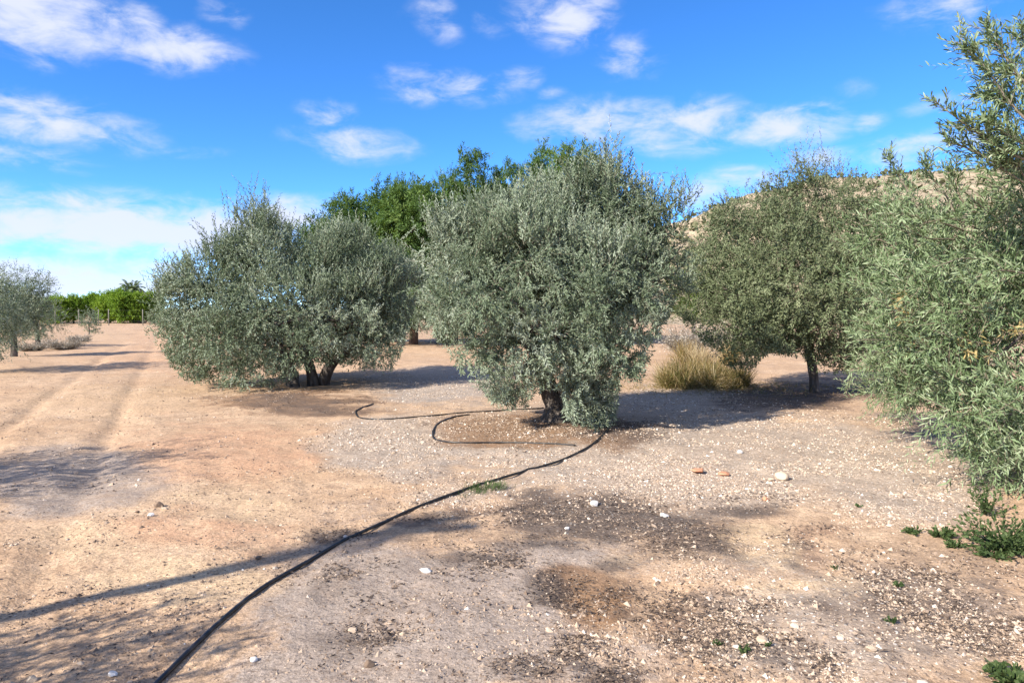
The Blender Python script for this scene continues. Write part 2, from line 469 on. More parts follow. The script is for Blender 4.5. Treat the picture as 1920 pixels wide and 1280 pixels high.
def ground_mat():
    m, nt, N, L, out = new_mat('dry_earth')
    geo = N('ShaderNodeNewGeometry')
    pos = geo.outputs['Position']

    def noise(scale, detail=5, rough=.6, dist=0, vec=None):
        n = N('ShaderNodeTexNoise'); n.inputs['Scale'].default_value = scale; n.inputs['Detail'].default_value = detail
        n.inputs['Roughness'].default_value = rough; n.inputs['Distortion'].default_value = dist
        L(vec or pos, n.inputs['Vector'])
        return n.outputs[0]

    def rng_(v, a, b, c=0, d=1):
        r = N('ShaderNodeMapRange'); r.inputs[1].default_value = a; r.inputs[2].default_value = b
        r.inputs[3].default_value = c; r.inputs[4].default_value = d
        L(v, r.inputs[0]); return r.outputs[0]

    def mt(op, a, b, clamp=False):
        k = N('ShaderNodeMath'); k.operation = op; k.use_clamp = clamp
        for i, v in enumerate((a, b)):
            if isinstance(v, (int, float)): k.inputs[i].default_value = v
            else: L(v, k.inputs[i])
        return k.outputs[0]

    def mixc(f, a, b, blend='MIX'):
        k = N('ShaderNodeMix'); k.data_type = 'RGBA'; k.blend_type = blend
        if isinstance(f, (int, float)): k.inputs[0].default_value = f
        else: L(f, k.inputs[0])
        for i, v in ((6, a), (7, b)):
            if isinstance(v, tuple): k.inputs[i].default_value = (*v, 1)
            else: L(v, k.inputs[i])
        return k.outputs[2]

    def attr(n):
        a = N('ShaderNodeAttribute'); a.attribute_name = n
        return a.outputs['Fac']

    n_big = noise(.55, 6, .6, .4)
    n_mid = noise(3.1, 7, .68)
    n_fine = noise(24, 6, .7)
    n_grit = noise(75, 3, .7)

    def broken(nm, k=1.0, lo=.3, hi=.75):
        v = mt('ADD', attr(nm), mt('MULTIPLY', mt('SUBTRACT', mt('ADD', mt('MULTIPLY', n_mid, .6), mt('MULTIPLY', n_fine, .4)), .5), k))
        return rng_(v, lo, hi)

    base = mixc(rng_(n_big, .35, .65), (.53, .36, .225), (.61, .44, .295))
    base = mixc(rng_(n_mid, .38, .62, 0, .7), base, (.41, .265, .165))
    base = mixc(mt('MULTIPLY', broken('orange', 1.9, .28, .85), .6), base, (.56, .325, .20))
    base = mixc(mt('MULTIPLY', broken('pale', 1.7, .28, .72), .8), base, (.63, .46, .29))
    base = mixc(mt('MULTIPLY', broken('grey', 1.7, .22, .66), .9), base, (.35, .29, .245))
    base = mixc(mt('MULTIPLY', broken('gravel', 1.7, .28, .72), .75), base, (.405, .34, .28))
    base = mixc(mt('MULTIPLY', broken('mulch', 1.7, .2, .6), .8), base, (.24, .135, .07))
    base = mixc(mt('MULTIPLY', broken('litter', 3.2, .2, .95), .88), base, (.10, .08, .07))
    # small dark crumbs and dusty streaks
    n_crumb = noise(42, 2, .5)
    base = mixc(rng_(n_crumb, .60, .70, 0, .6), base, (.20, .135, .09))
    n_st = noise(1.3, 8, .75, 1.2)
    base = mixc(rng_(n_st, .52, .68, 0, .45), base, (.34, .235, .16))
    n_pit = noise(15, 4, .6)
    base = mixc(mt('MULTIPLY', rng_(n_pit, .58, .68), mt('ADD', mt('MULTIPLY', attr('gravel'), .6), .25)), base, (.19, .14, .11))
    # grains
    base = mixc(1.0, base, mixc(rng_(n_grit, .3, .7), (.62, .62, .62), (1.3, 1.3, 1.3)), 'MULTIPLY')
    base = mixc(1.0, base, mixc(rng_(n_fine, .3, .7), (.68, .67, .66), (1.25, 1.25, 1.25)), 'MULTIPLY')
    # gravel beyond the modelled stones: small chips as cells
    vo = N('ShaderNodeTexVoronoi'); vo.inputs['Scale'].default_value = 26; vo.inputs['Randomness'].default_value = 1
    L(pos, vo.inputs['Vector'])
    chip = mt('MULTIPLY', rng_(vo.outputs['Distance'], .30, .22), mt('GREATER_THAN', N_sep(N, L, vo.outputs['Color']), .45))
    chip = mt('MULTIPLY', chip, rng_(attr('gravel'), .15, .8, .08, 1.0))
    base = mixc(mt('MULTIPLY', chip, .8), base, mixc(N_sep(N, L, vo.outputs['Color'], 1), (.17, .14, .115), (.80, .74, .66)))
    p = N('ShaderNodeBsdfPrincipled'); p.inputs['Roughness'].default_value = .95
    p.inputs['Specular IOR Level'].default_value = .15
    L(base, p.inputs['Base Color'])
    h = mt('ADD', mt('MULTIPLY', n_mid, .045), mt('ADD', mt('MULTIPLY', n_fine, .014), mt('MULTIPLY', n_grit, .006)))
    h = mt('ADD', h, mt('MULTIPLY', chip, .008))
    b = N('ShaderNodeBump'); b.inputs['Strength'].default_value = .75; b.inputs['Distance'].default_value = 1.0
    L(h, b.inputs['Height']); L(b.outputs[0], p.inputs['Normal'])
    L(p.outputs[0], out.inputs[0])
    return m


def N_sep(N, L, sock, i=0):
    s = N('ShaderNodeSeparateColor'); L(sock, s.inputs[0])
    return s.outputs[i]


ground = build_ground()


# ------------------------------------------------------------------ hill
def build_hill():
    D = 190.
    prof = [(560, 0), (760, 8), (900, 40), (1000, 75), (1100, 110), (1190, 128), (1270, 148), (1340, 186), (1420, 213), (1520, 231), (1640, 238), (1750, 246), (1850, 262),
            (1960, 262), (2200, 285), (2600, 300), (3200, 230), (3900, 60), (4300, 0)]
    pxs = np.array([p[0] for p in prof]); hs = np.array([p[1] for p in prof])
    xs = np.linspace((560 - 960) * D / F, (4300 - 960) * D / F, 240)
    ys = np.concatenate([np.linspace(75, 215, 90), np.linspace(218, 420, 40)])
    X, Y = np.meshgrid(xs, ys)
    ridge = np.interp(X * F / D + 960, pxs, hs) * D / F
    up = sstep(75, 190, Y) * .93 + .07 * sstep(75, 105, Y)
    down = 1 - .75 * sstep(215, 420, Y)
    z = (ridge + 1.65 * np.clip(ridge / 10, 0, 1)) * up * down
    edge = np.clip(ridge / 6, 0, 1) * sstep(75, 95, Y)
    z = z + edge * ((fbm(X * .05, Y * .05, seed=41, octv=4) - .5) * 5.0 + (fbm(X * .25, Y * .25, seed=43, octv=3) - .5) * 1.7)
    z = z - .6 * (1 - edge)
    n, k = X.shape
    i = np.arange(n - 1)[:, None] * k + np.arange(k - 1)[None, :]
    q = np.stack([i, i + 1, i + k + 1, i + k], -1).reshape(-1, 4)
    m = solid_mat('hill_earth', [(.36, (.12, .10, .06)), (.47, (.32, .25, .165)), (.62, (.45, .36, .25))], .5, .95, .9, detail=12)
    me = mesh_np('hill', np.stack([X, Y, z], -1).reshape(-1, 3), [q], m, smooth=True)
    o = tag(link('hill', me), kind='structure')
    # scrub bushes dotted over the slope
    r = np.random.default_rng(12)
    cnt = 5200
    ii = r.integers(8, n - 30, cnt); jj = r.integers(10, k // 2 + 60, cnt)
    keep = np.clip(ridge[ii, jj] / 8, 0, 1) > .3
    ii, jj = ii[keep], jj[keep]
    cs = np.stack([X[ii, jj], Y[ii, jj], z[ii, jj]], -1) + r.normal(0, .4, (len(ii), 3)) * [1, 1, 0]
    nl = 9
    sz = np.exp(r.normal(-.35, .45, len(cs)))
    u = norm(r.normal(0, 1, (len(cs), nl, 3))); u[..., 2] = np.abs(u[..., 2])
    b = cs[:, None, :] + u * sz[:, None, None] * [.7, .7, .55] * r.uniform(.3, 1, (len(cs), nl, 1))
    dirv = norm(u + r.normal(0, .5, u.shape))
    lm = leaf_mesh('scrub', b.reshape(-1, 3), dirv.reshape(-1, 3), np.repeat(sz * .9, nl), np.repeat(sz * .65, nl), r.uniform(0, 1, len(cs) * nl), M['scrub'], r)
    tag(link('scrub', lm), kind='stuff')


def leaf_mesh(name, base, dirv, length, width, tone, mat, r, bend=.12, six=False, face=None, loose=.75):
    n = len(base)
    length = np.broadcast_to(length, n); width = np.broadcast_to(width, n)
    if face is None:
        rv = norm(r.normal(0, 1, (n, 3)))
        side = norm(np.cross(dirv, rv))
    else:      # blades turn their upper face towards the light outside the crown
        side = norm(np.cross(dirv, face + norm(r.normal(0, 1, (n, 3))) * loose))
    nr = np.cross(side, dirv)
    l, w = length[:, None], width[:, None]
    if not six:
        mid = base + dirv * l * .45 + nr * l * bend
        V = np.stack([base, mid + side * w * .5, base + dirv * l, mid - side * w * .5], 1).reshape(-1, 3)
        f = np.arange(n)[:, None] * 4 + np.arange(4)[None, :]
        return mesh_np(name, V, [f], mat, attrs={'tone': np.repeat(tone, 4)})
    m1 = base + dirv * l * .3 + nr * l * bend * .7
    m2 = base + dirv * l * .7 + nr * l * bend * .8
    V = np.stack([base, m1 + side * w * .5, m2 + side * w * .42, base + dirv * l, m2 - side * w * .42, m1 - side * w * .5], 1).reshape(-1, 3)
    k = np.arange(n)[:, None] * 6
    f = np.concatenate([k + np.array([0, 1, 5]), k + np.array([2, 3, 4])])
    q = k + np.array([1, 2, 4, 5])
    return mesh_np(name, V, [f, q], mat, attrs={'tone': np.repeat(tone, 6)})


build_hill()


# ------------------------------------------------------------------ tubes
def tube(path, radii, sides=8, wob=0.0, seed=0, cap=True):
    p = np.asarray(path, float); n = len(p)
    radii = np.broadcast_to(np.asarray(radii, float), n)
    t = np.gradient(p, axis=0); t = norm(t)
    ref = np.array([.31, .17, 1.0]) if abs(t[:, 2]).mean() < .9 else np.array([1., .2, .1])
    s = norm(np.cross(t, ref)); u = np.cross(s, t)
    a = np.linspace(0, 2 * np.pi, sides, endpoint=False)
    rr = np.repeat(radii[:, None], sides, 1)
    if wob:
        ang = a[None, :] + np.arange(n)[:, None] * .12
        nz = fbm(np.cos(ang) * 1.6 + seed, np.sin(ang) * 1.6, np.linspace(0, n * .22, n)[:, None] + 0 * ang, seed=seed + 3, octv=3)
        rr = rr * (1 + (nz - .5) * 2 * wob)
    V = p[:, None, :] + rr[..., None] * (np.cos(a)[None, :, None] * s[:, None, :] + np.sin(a)[None, :, None] * u[:, None, :])
    i = np.arange(n - 1)[:, None] * sides + np.arange(sides)[None, :]
    j = np.arange(n - 1)[:, None] * sides + ((np.arange(sides) + 1) % sides)[None, :]
    q = np.stack([i, i + sides, j + sides, j], -1).reshape(-1, 4)
    V = V.reshape(-1, 3)
    fs = [q]
    if cap:
        V = np.concatenate([V, [p[0]], [p[-1]]])
        b = np.arange(sides); b2 = (b + 1) % sides
        fs.append(np.stack([np.full(sides, len(V) - 2), b, b2], -1))
        fs.append(np.stack([np.full(sides, len(V) - 1), (n - 1) * sides + b2, (n - 1) * sides + b], -1))
    return V, fs


def join(parts):
    Vs, F3, F4, o = [], [], [], 0
    for V, fs in parts:
        Vs.append(V)
        for f in fs:
            (F3 if f.shape[1] == 3 else F4).append(f + o)
        o += len(V)
    out = []
    if F3: out.append(np.concatenate(F3))
    if F4: out.append(np.concatenate(F4))
    return np.concatenate(Vs), out


def smooth_path(pts, n):
    p = np.asarray(pts, float)
    q = np.concatenate([[2 * p[0] - p[1]], p, [2 * p[-1] - p[-2]]])
    ts = np.linspace(0, len(p) - 1 - 1e-6, n)
    k = ts.astype(int); f = (ts - k)[:, None]
    a, b, c, d = q[k], q[k + 1], q[k + 2], q[k + 3]
    return .5 * ((2 * b) + (c - a) * f + (2 * a - 5 * b + 4 * c - d) * f ** 2 + (3 * b - a - 3 * c + d) * f ** 3)


def stems_mesh(name, starts, ends, rad, mat):
    """thin three-sided twigs, one mesh"""
    n = len(starts)
    t = norm(ends - starts)
    s = norm(np.cross(t, np.array([.37, .21, .9]))); u = np.cross(s, t)
    V = []
    for (P0, r) in ((starts, rad), (ends, rad * .35)):
        for k in range(3):
            a = k * 2.0944
            V.append(P0 + (math.cos(a) * s + math.sin(a) * u) * np.broadcast_to(r, n)[:, None])
    V = np.stack(V, 1).reshape(-1, 3)
    o = np.arange(n)[:, None] * 6
    q = np.concatenate([o + np.array([k, (k + 1) % 3, 3 + (k + 1) % 3, 3 + k]) for k in range(3)])
    return mesh_np(name, V, [q], mat)


# ------------------------------------------------------------------ trees
def crown_arrays(r, lobes, nb, shoots, nl, L, leaf, width, up=.8, out=.8, fan=.6, shell=.5, clump=.45, thr=.40, droop=.0, open_=.8, zmin=.05, jitter=.14):
    """leaf arrays from lobes (centre, radii, weight): branchlets -> shoots -> paired leaves"""
    cs = np.array([l[0] for l in lobes]); rs = np.array([l[1] for l in lobes], float)
    w = np.array([(l[2] if len(l) > 2 else 1.) for l in lobes]) * (rs.prod(1) ** (2 / 3))
    k = r.choice(len(lobes), nb, p=w / w.sum())
    d = norm(r.normal(0, 1, (nb, 3)))
    rad = shell + (1 - shell) * r.uniform(0, 1, nb) ** .6
    p = cs[k] + rs[k] * d * rad[:, None]
    nz = fbm(p[:, 0] / clump, p[:, 1] / clump, p[:, 2] / clump, seed=int(r.integers(1, 999)), octv=2)
    keep = (nz > thr) & (p[:, 2] > zmin)
    k, d, p, rad = k[keep], d[keep], p[keep], rad[keep]
    nrm_ = norm(d / rs[k])
    upv = np.zeros_like(nrm_); upv[:, 2] = np.where(nrm_[:, 2] > -.15, up, -droop)
    g = norm(nrm_ * out + upv + r.normal(0, .25, nrm_.shape))
    n = len(p)
    lobe_tone = r.normal(0, .085, len(lobes))
    ns = n * shoots
    btone = r.normal(0, .07, n) + lobe_tone[k]
    sb = np.repeat(p, shoots, 0) + r.normal(0, jitter, (ns, 3))
    sd = norm(np.repeat(g, shoots, 0) + r.normal(0, fan, (ns, 3)))
    sl = r.uniform(L[0], L[1], ns)
    stone = np.repeat(btone, shoots) + r.normal(0, .08, ns)
    sag = r.uniform(0, .35, ns) * (droop + .15)
    sf = np.repeat(norm(nrm_ * .8 + np.array([0, 0, .7])), shoots, 0)
    t = np.linspace(.06, 1, nl)
    side0 = norm(np.cross(sd, norm(r.normal(0, 1, (ns, 3)))))
    side1 = np.cross(sd, side0)
    ph = (np.arange(nl) % 2) * math.pi + (np.arange(nl) // 2 % 2) * math.pi / 2
    pos = sb[:, None, :] + sd[:, None, :] * (sl[:, None] * t[None, :])[..., None]
    pos[..., 2] -= (sag * sl)[:, None] * t[None, :] ** 2
    perp = np.cos(ph)[None, :, None] * side0[:, None, :] + np.sin(ph)[None, :, None] * side1[:, None, :]
    ld = norm(sd[:, None, :] + perp * open_ + r.normal(0, .22, pos.shape))
    tip = 1 - .35 * t[None, :] ** 2
    ll = r.uniform(leaf[0], leaf[1], (ns, nl)) * tip
    tone = np.clip(.42 + stone[:, None] + r.normal(0, .075, (ns, nl)) + .10 * t[None, :], 0, .93)
    fn = np.repeat(sf, nl, 0)
    N_ = ns * nl
    pos = pos.reshape(-1, 3); ld = ld.reshape(-1, 3); ll = ll.ravel(); tone = tone.ravel()
    ok = (pos[:, 2] > zmin * .6) & (r.uniform(0, 1, N_) > .06)
    se = sb + sd * sl[:, None]; se[:, 2] -= sag * sl
    return dict(pos=pos[ok], ld=ld[ok], ll=ll[ok], lw=ll[ok] * width, tone=tone[ok], fn=fn[ok], sb=sb, se=se)


def boughs(r, lobes, n, rad, shell=(.72, .98), gap=1.25, stretch=1.0):
    """split big crown lobes into separate leafy boughs spread over their outside"""
    cs = np.array([l[0] for l in lobes]); rs = np.array([l[1] for l in lobes], float)
    w = rs.prod(1) ** (2 / 3)
    got = []
    for _ in range(n * 40):
        k = r.choice(len(lobes), p=w / w.sum())
        d = norm(r.normal(0, 1, 3))
        c = cs[k] + rs[k] * d * r.uniform(*shell)
        q = np.linalg.norm((c - cs) / rs, axis=1); q[k] = 9
        if q.min() < .66: continue
        a = rad * r.uniform(.7, 1.3)
        if any(np.linalg.norm(c - g[0]) < gap * .5 * (a + g[2]) for g in got): continue
        got.append((c, np.array([a * r.uniform(.85, 1.2), a * r.uniform(.85, 1.2), a * r.uniform(.8, 1.15) * stretch]), a))
        if len(got) >= n: break
    return [(g[0], tuple(g[1]), 1.) for g in got]


def undercut(A, d, curve, seed=0):
    """trim the foliage to the height of the crown's underside (height over distance along the view's x)"""
    pts = np.array([at(px, py, d) for px, py in curve])
    x = A['pos'][:, 0] * d / np.maximum(A['pos'][:, 1], 1)
    zmin = np.interp(x, pts[:, 0], pts[:, 2])
    ok = A['pos'][:, 2] > zmin + (vnoise(A['pos'][:, 0] * 7, A['pos'][:, 1] * 7, A['pos'][:, 2] * 3, seed) - .5) * .16
    B = {k: (v[ok] if k not in ('sb', 'se') else v) for k, v in A.items()}
    xe = A['se'][:, 0] * d / np.maximum(A['se'][:, 1], 1)
    oks = A['se'][:, 2] > np.interp(xe, pts[:, 0], pts[:, 2])
    B['sb'], B['se'] = A['sb'][oks], A['se'][oks]
    return B


def split_top(bl, frac):
    z = sorted(b[0][2] for b in bl)
    zc = z[int(len(z) * (1 - frac))]
    return [b for b in bl if b[0][2] < zc], [b for b in bl if b[0][2] >= zc]


def merge_arr(*a):
    return {k: np.concatenate([x[k] for x in a]) for k in a[0]}


def build_tree(name, label, cat, base, lobes, A, leafmat, barkmat, trunk_paths, limbs=8, limb_r=.045, group=None, stems=True, stem_r=.0025, six=False, seed=1, bend=.12, crown_name='crown', fork=None):
    r = np.random.default_rng(seed)
    base = np.asarray(base, float)
    root = thing(name, base, label, cat, group)
    V, fs = join([tube(smooth_path(pp, 14) - base, np.interp(np.linspace(0, 1, 14), np.linspace(0, 1, len(rr)), rr), 12, .3, seed + i) for i, (pp, rr) in enumerate(trunk_paths)])
    link('trunk', mesh_np('trunk', V, fs, barkmat, smooth=True), root)
    # limbs reaching into the crown
    order = r.permutation(len(lobes))
    for k in range(limbs):
        lb = lobes[order[k % len(lobes)]]
        tp, tr = trunk_paths[k % len(trunk_paths)]
        c = np.array(lb[0]) + np.array(lb[1]) * r.uniform(-.45, .45, 3)
        s = np.array(tp[-1]) if fork is None else np.array(fork)
        mid = s * .5 + c * .5 + r.normal(0, .12, 3) + [0, 0, .08]
        n = 9
        pth = smooth_path([s - [0, 0, .06], mid, c], n) - base
        r0 = min(limb_r, tr[-1] * .8)
        V, fs = tube(pth, np.linspace(r0, r0 * .25, n), 7, .2, seed + k)
        link('branch', mesh_np('branch', V, fs, barkmat, smooth=True), root)
    me = leaf_mesh(crown_name, A['pos'] - base, A['ld'], A['ll'], A['lw'], A['tone'], leafmat, r, six=six, bend=bend, face=A['fn'])
    link(crown_name, me, root)
    if stems:
        tw = link('twigs', stems_mesh('twigs', A['sb'][::2] - base, A['se'][::2] - base, stem_r, M['barklight']), root)
    return root


def lobes_px(items, d0):
    out = []
    for it in items:
        px, py, rx, ry = it[:4]
        dd = it[4] if len(it) > 4 else 0
        ry_depth = it[5] if len(it) > 5 else None
        w = it[6] if len(it) > 6 else 1.
        d = d0 + dd
        c = at(px, py, d)
        a, b = rx * d / F, ry * d / F
        out.append((c, (a, ry_depth if ry_depth else (a + b) / 2 * .95, b), w))
    return out


def gp(px, py):
    p = on_ground(px, py); p[2] = gzf(p[0], p[1]); return p


# --- the big olive tree in the middle
r = np.random.default_rng(101)
b0 = gp(1042, 800)
d0 = b0[1]
LB = lobes_px([(908, 482, 82, 70, .2), (1000, 492, 115, 60, .3), (1125, 472, 74, 72, .2), (1195, 535, 58, 68, 0), (960, 560, 140, 115, -.5), (1100, 570, 130, 110, -.6),
               (890, 585, 76, 76, 0), (1168, 605, 56, 76, .1), (1000, 650, 130, 80, -.5), (1150, 665, 85, 50, 0), (955, 700, 52, 48, -.4), (1030, 500, 180, 120, .9)], d0)
BL, BT = split_top(boughs(r, LB, 80, .31, shell=(.78, 1.02), gap=1.5, stretch=1.15), .42)
A1 = merge_arr(crown_arrays(r, BL, 1050, 7, 14, (.12, .28), (.05, .08), .30, up=.7, droop=.6, shell=.3, thr=.38, clump=.3, fan=.48, zmin=.25, jitter=.06),
               crown_arrays(r, BT, 950, 6, 18, (.2, .50), (.05, .08), .32, up=1.9, out=.45, droop=.0, shell=.2, thr=.36, clump=.3, fan=.28, open_=.65, zmin=.25, jitter=.07),
               crown_arrays(r, LB[-1:], 330, 6, 12, (.15, .35), (.05, .08), .30, up=.6, droop=.3, shell=.3, thr=.35, zmin=.4))
top = lobes_px([(1132, 365, 26, 52, .1), (1098, 380, 24, 40, .1), (1178, 405, 36, 42, .1), (1050, 425, 70, 30, .2), (985, 425, 30, 24, .1), (940, 440, 85, 35, .2), (840, 455, 38, 32, .2), (1215, 440, 40, 36, .1)], d0)
A2 = crown_arrays(r, top, 520, 5, 20, (.25, .5), (.05, .078), .32, up=1.5, out=.35, shell=.2, thr=.40, fan=.28, open_=.6)
wisp = lobes_px([(1195, 395, 50, 32, .1), (1250, 405, 36, 26, .1), (1140, 355, 26, 18, .1)], d0)
A4 = crown_arrays(r, wisp, 36, 3, 26, (.3, .6), (.05, .075), .3, up=1.3, out=.5, shell=.2, thr=.30, fan=.35, open_=.6)
suck = lobes_px([(1110, 765, 46, 30, -.35), (945, 738, 40, 24, -.3), (1100, 730, 34, 24, -.4)], d0)
A3 = crown_arrays(r, suck, 260, 6, 13, (.15, .3), (.04, .065), .26, up=.5, droop=.3, shell=.2, thr=.3, zmin=.08)
T = b0
def P0(px, py, dd=0): return at(px, py, d0 + dd)
build_tree('olive_tree', 'large round silvery olive tree in the middle, inside the black hose loop', 'tree', b0, LB,
           undercut(merge_arr(A1, A2, A3, A4), d0, [(780, 560), (805, 620), (850, 665), (895, 715), (925, 752), (985, 755), (1006, 722), (1054, 716), (1062, 784), (1110, 797), (1155, 780), (1164, 690), (1200, 700), (1230, 640), (1270, 550)]), M['olive'], M['bark'],
           [([b0 - [0, 0, .1], b0 + [-.01, 0, .12], P0(1040, 760), P0(1025, 715), P0(1010, 660)], [.27, .175, .13, .125, .11]),
            ([b0 + [.06, .02, -.1], P0(1052, 775), P0(1055, 730), P0(1075, 670)], [.15, .11, .085, .07])], limbs=12, seed=5)

# --- the wide olive tree on the left, several stems
r = np.random.default_rng(102)
b1 = gp(585, 722)
d1 = b1[1]
LB = lobes_px([(478, 492, 58, 62, .2), (565, 556, 110, 66, 0), (660, 575, 88, 62, .2), (420, 575, 95, 80, -.3), (350, 600, 58, 62, 0), (520, 610, 125, 80, -.8), (640, 610, 100, 68, -.2),
               (400, 655, 85, 52, -.5), (365, 660, 45, 45, -.2), (440, 690, 60, 28, -.8), (700, 600, 55, 78, .2), (480, 665, 75, 45, -.9), (580, 560, 190, 110, .9), (695, 660, 38, 26, .4)], d1)
BL, BT = split_top(boughs(r, LB, 75, .42, shell=(.78, 1.02), gap=1.5, stretch=1.1), .45)
A1 = merge_arr(crown_arrays(r, BL, 950, 7, 11, (.16, .36), (.065, .10), .32, up=.7, droop=.5, shell=.3, thr=.38, clump=.4, fan=.48, zmin=.12, jitter=.09),
               crown_arrays(r, BT, 880, 6, 15, (.28, .58), (.065, .10), .33, up=1.6, out=.6, droop=0, shell=.2, thr=.36, clump=.4, fan=.3, open_=.65, zmin=.12, jitter=.09),
               crown_arrays(r, LB[-2:-1], 330, 6, 11, (.2, .4), (.065, .10), .32, up=.6, droop=.3, shell=.3, thr=.35, zmin=.3))
top = lobes_px([(482, 425, 24, 30, .1), (455, 440, 20, 25, .1), (480, 450, 40, 42, .1), (430, 495, 50, 36, .1), (570, 525, 60, 26, .1), (645, 538, 70, 30, .1), (720, 550, 36, 36, .1), (340, 555, 45, 36, 0)], d1)
A2 = crown_arrays(r, top, 270, 5, 18, (.35, .75), (.065, .095), .31, up=1.5, out=.45, shell=.2, thr=.38, fan=.3, open_=.6)
def P1(px, py, dd=0): return at(px, py, d1 + dd)
build_tree('olive_tree', 'wide spreading olive tree on the left with several leaning trunks beside the dirt track', 'tree', b1, LB,
           undercut(merge_arr(A1, A2), d1, [(285, 630), (330, 690), (400, 722), (470, 722), (535, 712), (565, 680), (590, 680), (635, 680), (665, 692), (735, 690), (760, 640), (780, 560)]), M['olive'], M['bark'],
           [([gp(548, 728) - [0, 0, .1], P1(548, 705, -.3), P1(535, 670, -.3), P1(500, 610, -.3)], [.16, .12, .09, .07]),
            ([gp(588, 722) - [0, 0, .1], P1(583, 695), P1(570, 655), P1(560, 600)], [.14, .11, .09, .07]),
            ([gp(605, 720) - [0, 0, .1], P1(612, 700), P1(632, 672), P1(668, 640), P1(690, 600)], [.15, .12, .10, .08, .06])], limbs=12, seed=6)

# --- brownish olive tree on the right
r = np.random.default_rng(103)
b2 = gp(1527, 738)
d2 = b2[1]
LB = lobes_px([(1530, 400, 78, 55, .1), (1450, 450, 90, 70, 0), (1590, 450, 68, 80, .1), (1385, 505, 66, 64, 0), (1500, 530, 120, 85, -.5), (1400, 570, 110, 65, -.4), (1560, 600, 85, 80, 0),
               (1352, 560, 42, 58, .2), (1460, 630, 95, 42, -.1), (1560, 665, 60, 30, -.2), (1410, 650, 48, 34, .3), (1470, 500, 160, 110, .9), (1630, 520, 35, 65, .2)], d2)
A1 = merge_arr(crown_arrays(r, boughs(r, LB, 80, .42, shell=(.78, 1.02), gap=1.45), 1900, 7, 12, (.14, .32), (.05, .08), .42, up=.6, droop=.4, shell=.3, thr=.38, clump=.4, fan=.55, zmin=.3, open_=1.0, jitter=.1),
               crown_arrays(r, LB[-2:-1], 300, 6, 11, (.15, .35), (.05, .08), .42, up=.6, droop=.3, shell=.3, thr=.35, zmin=.4))
top = lobes_px([(1520, 345, 55, 30, .1), (1590, 370, 40, 30, .1), (1430, 400, 60, 30, .1), (1520, 320, 26, 18, .1)], d2)
A2 = crown_arrays(r, top, 130, 5, 13, (.25, .55), (.045, .07), .34, up=1.4, out=.5, shell=.2, thr=.38, fan=.35)
def P2(px, py, dd=0): return at(px, py, d2 + dd)
build_tree('olive_tree', 'dull brownish green olive tree on one straight trunk in front of the hill', 'tree', b2, LB,
           undercut(merge_arr(A1, A2), d2, [(1280, 600), (1330, 650), (1370, 692), (1405, 692), (1440, 655), (1500, 662), (1520, 685), (1560, 700), (1600, 690), (1650, 640)]), M['olive_dark'], M['bark'],
           [([b2 - [0, 0, .1], P2(1526, 715), P2(1524, 690), P2(1515, 640), P2(1505, 590)], [.125, .09, .085, .08, .07])], limbs=11, seed=7)

# --- the near tree cut by the right edge of the frame
r = np.random.default_rng(104)
d3 = 7.3
b3 = np.array([6.2, 7.6, 0.0]); b3[2] = gzf(b3[0], b3[1])
LB = lobes_px([(1745, 470, 115, 85, 1.2), (1870, 480, 120, 85, .1), (1720, 580, 100, 75, 1.0), (1850, 590, 130, 95, -.1), (1730, 670, 75, 60, 1.4), (1850, 690, 110, 65, -.2),
               (1880, 780, 85, 60, -.6), (1990, 500, 150, 170, 0), (2010, 700, 150, 150, -.2), (1700, 430, 65, 45, 1.8), (1960, 420, 80, 60, .1), (1690, 705, 45, 35, 2.6), (1975, 310, 60, 70, -.6), (1985, 210, 62, 80, -.7), (1965, 110, 42, 45, -.7), (1935, 350, 50, 40, -.5)], d3)
A1 = merge_arr(crown_arrays(r, boughs(r, LB, 80, .24, gap=1.4, stretch=.9), 800, 7, 15, (.22, .44), (.06, .115), .15, up=.35, droop=.5, shell=.25, thr=.38, fan=.42, zmin=.12, open_=.7, jitter=.1),
               crown_arrays(r, LB, 130, 6, 14, (.22, .44), (.06, .115), .15, up=.4, droop=.3, shell=.2, thr=.40, fan=.5, zmin=.12, open_=.75))
low = lobes_px([(1870, 800, 60, 45, -.5), (1850, 840, 60, 30, -.4), (1900, 860, 50, 40, -.6), (1655, 720, 40, 35, 3.2), (1760, 730, 60, 30, 1.2), (1940, 830, 60, 60, -.7)], d3)
A5 = crown_arrays(r, low, 120, 6, 13, (.2, .42), (.06, .11), .13, up=.5, droop=.3, shell=.2, thr=.3, zmin=.06)


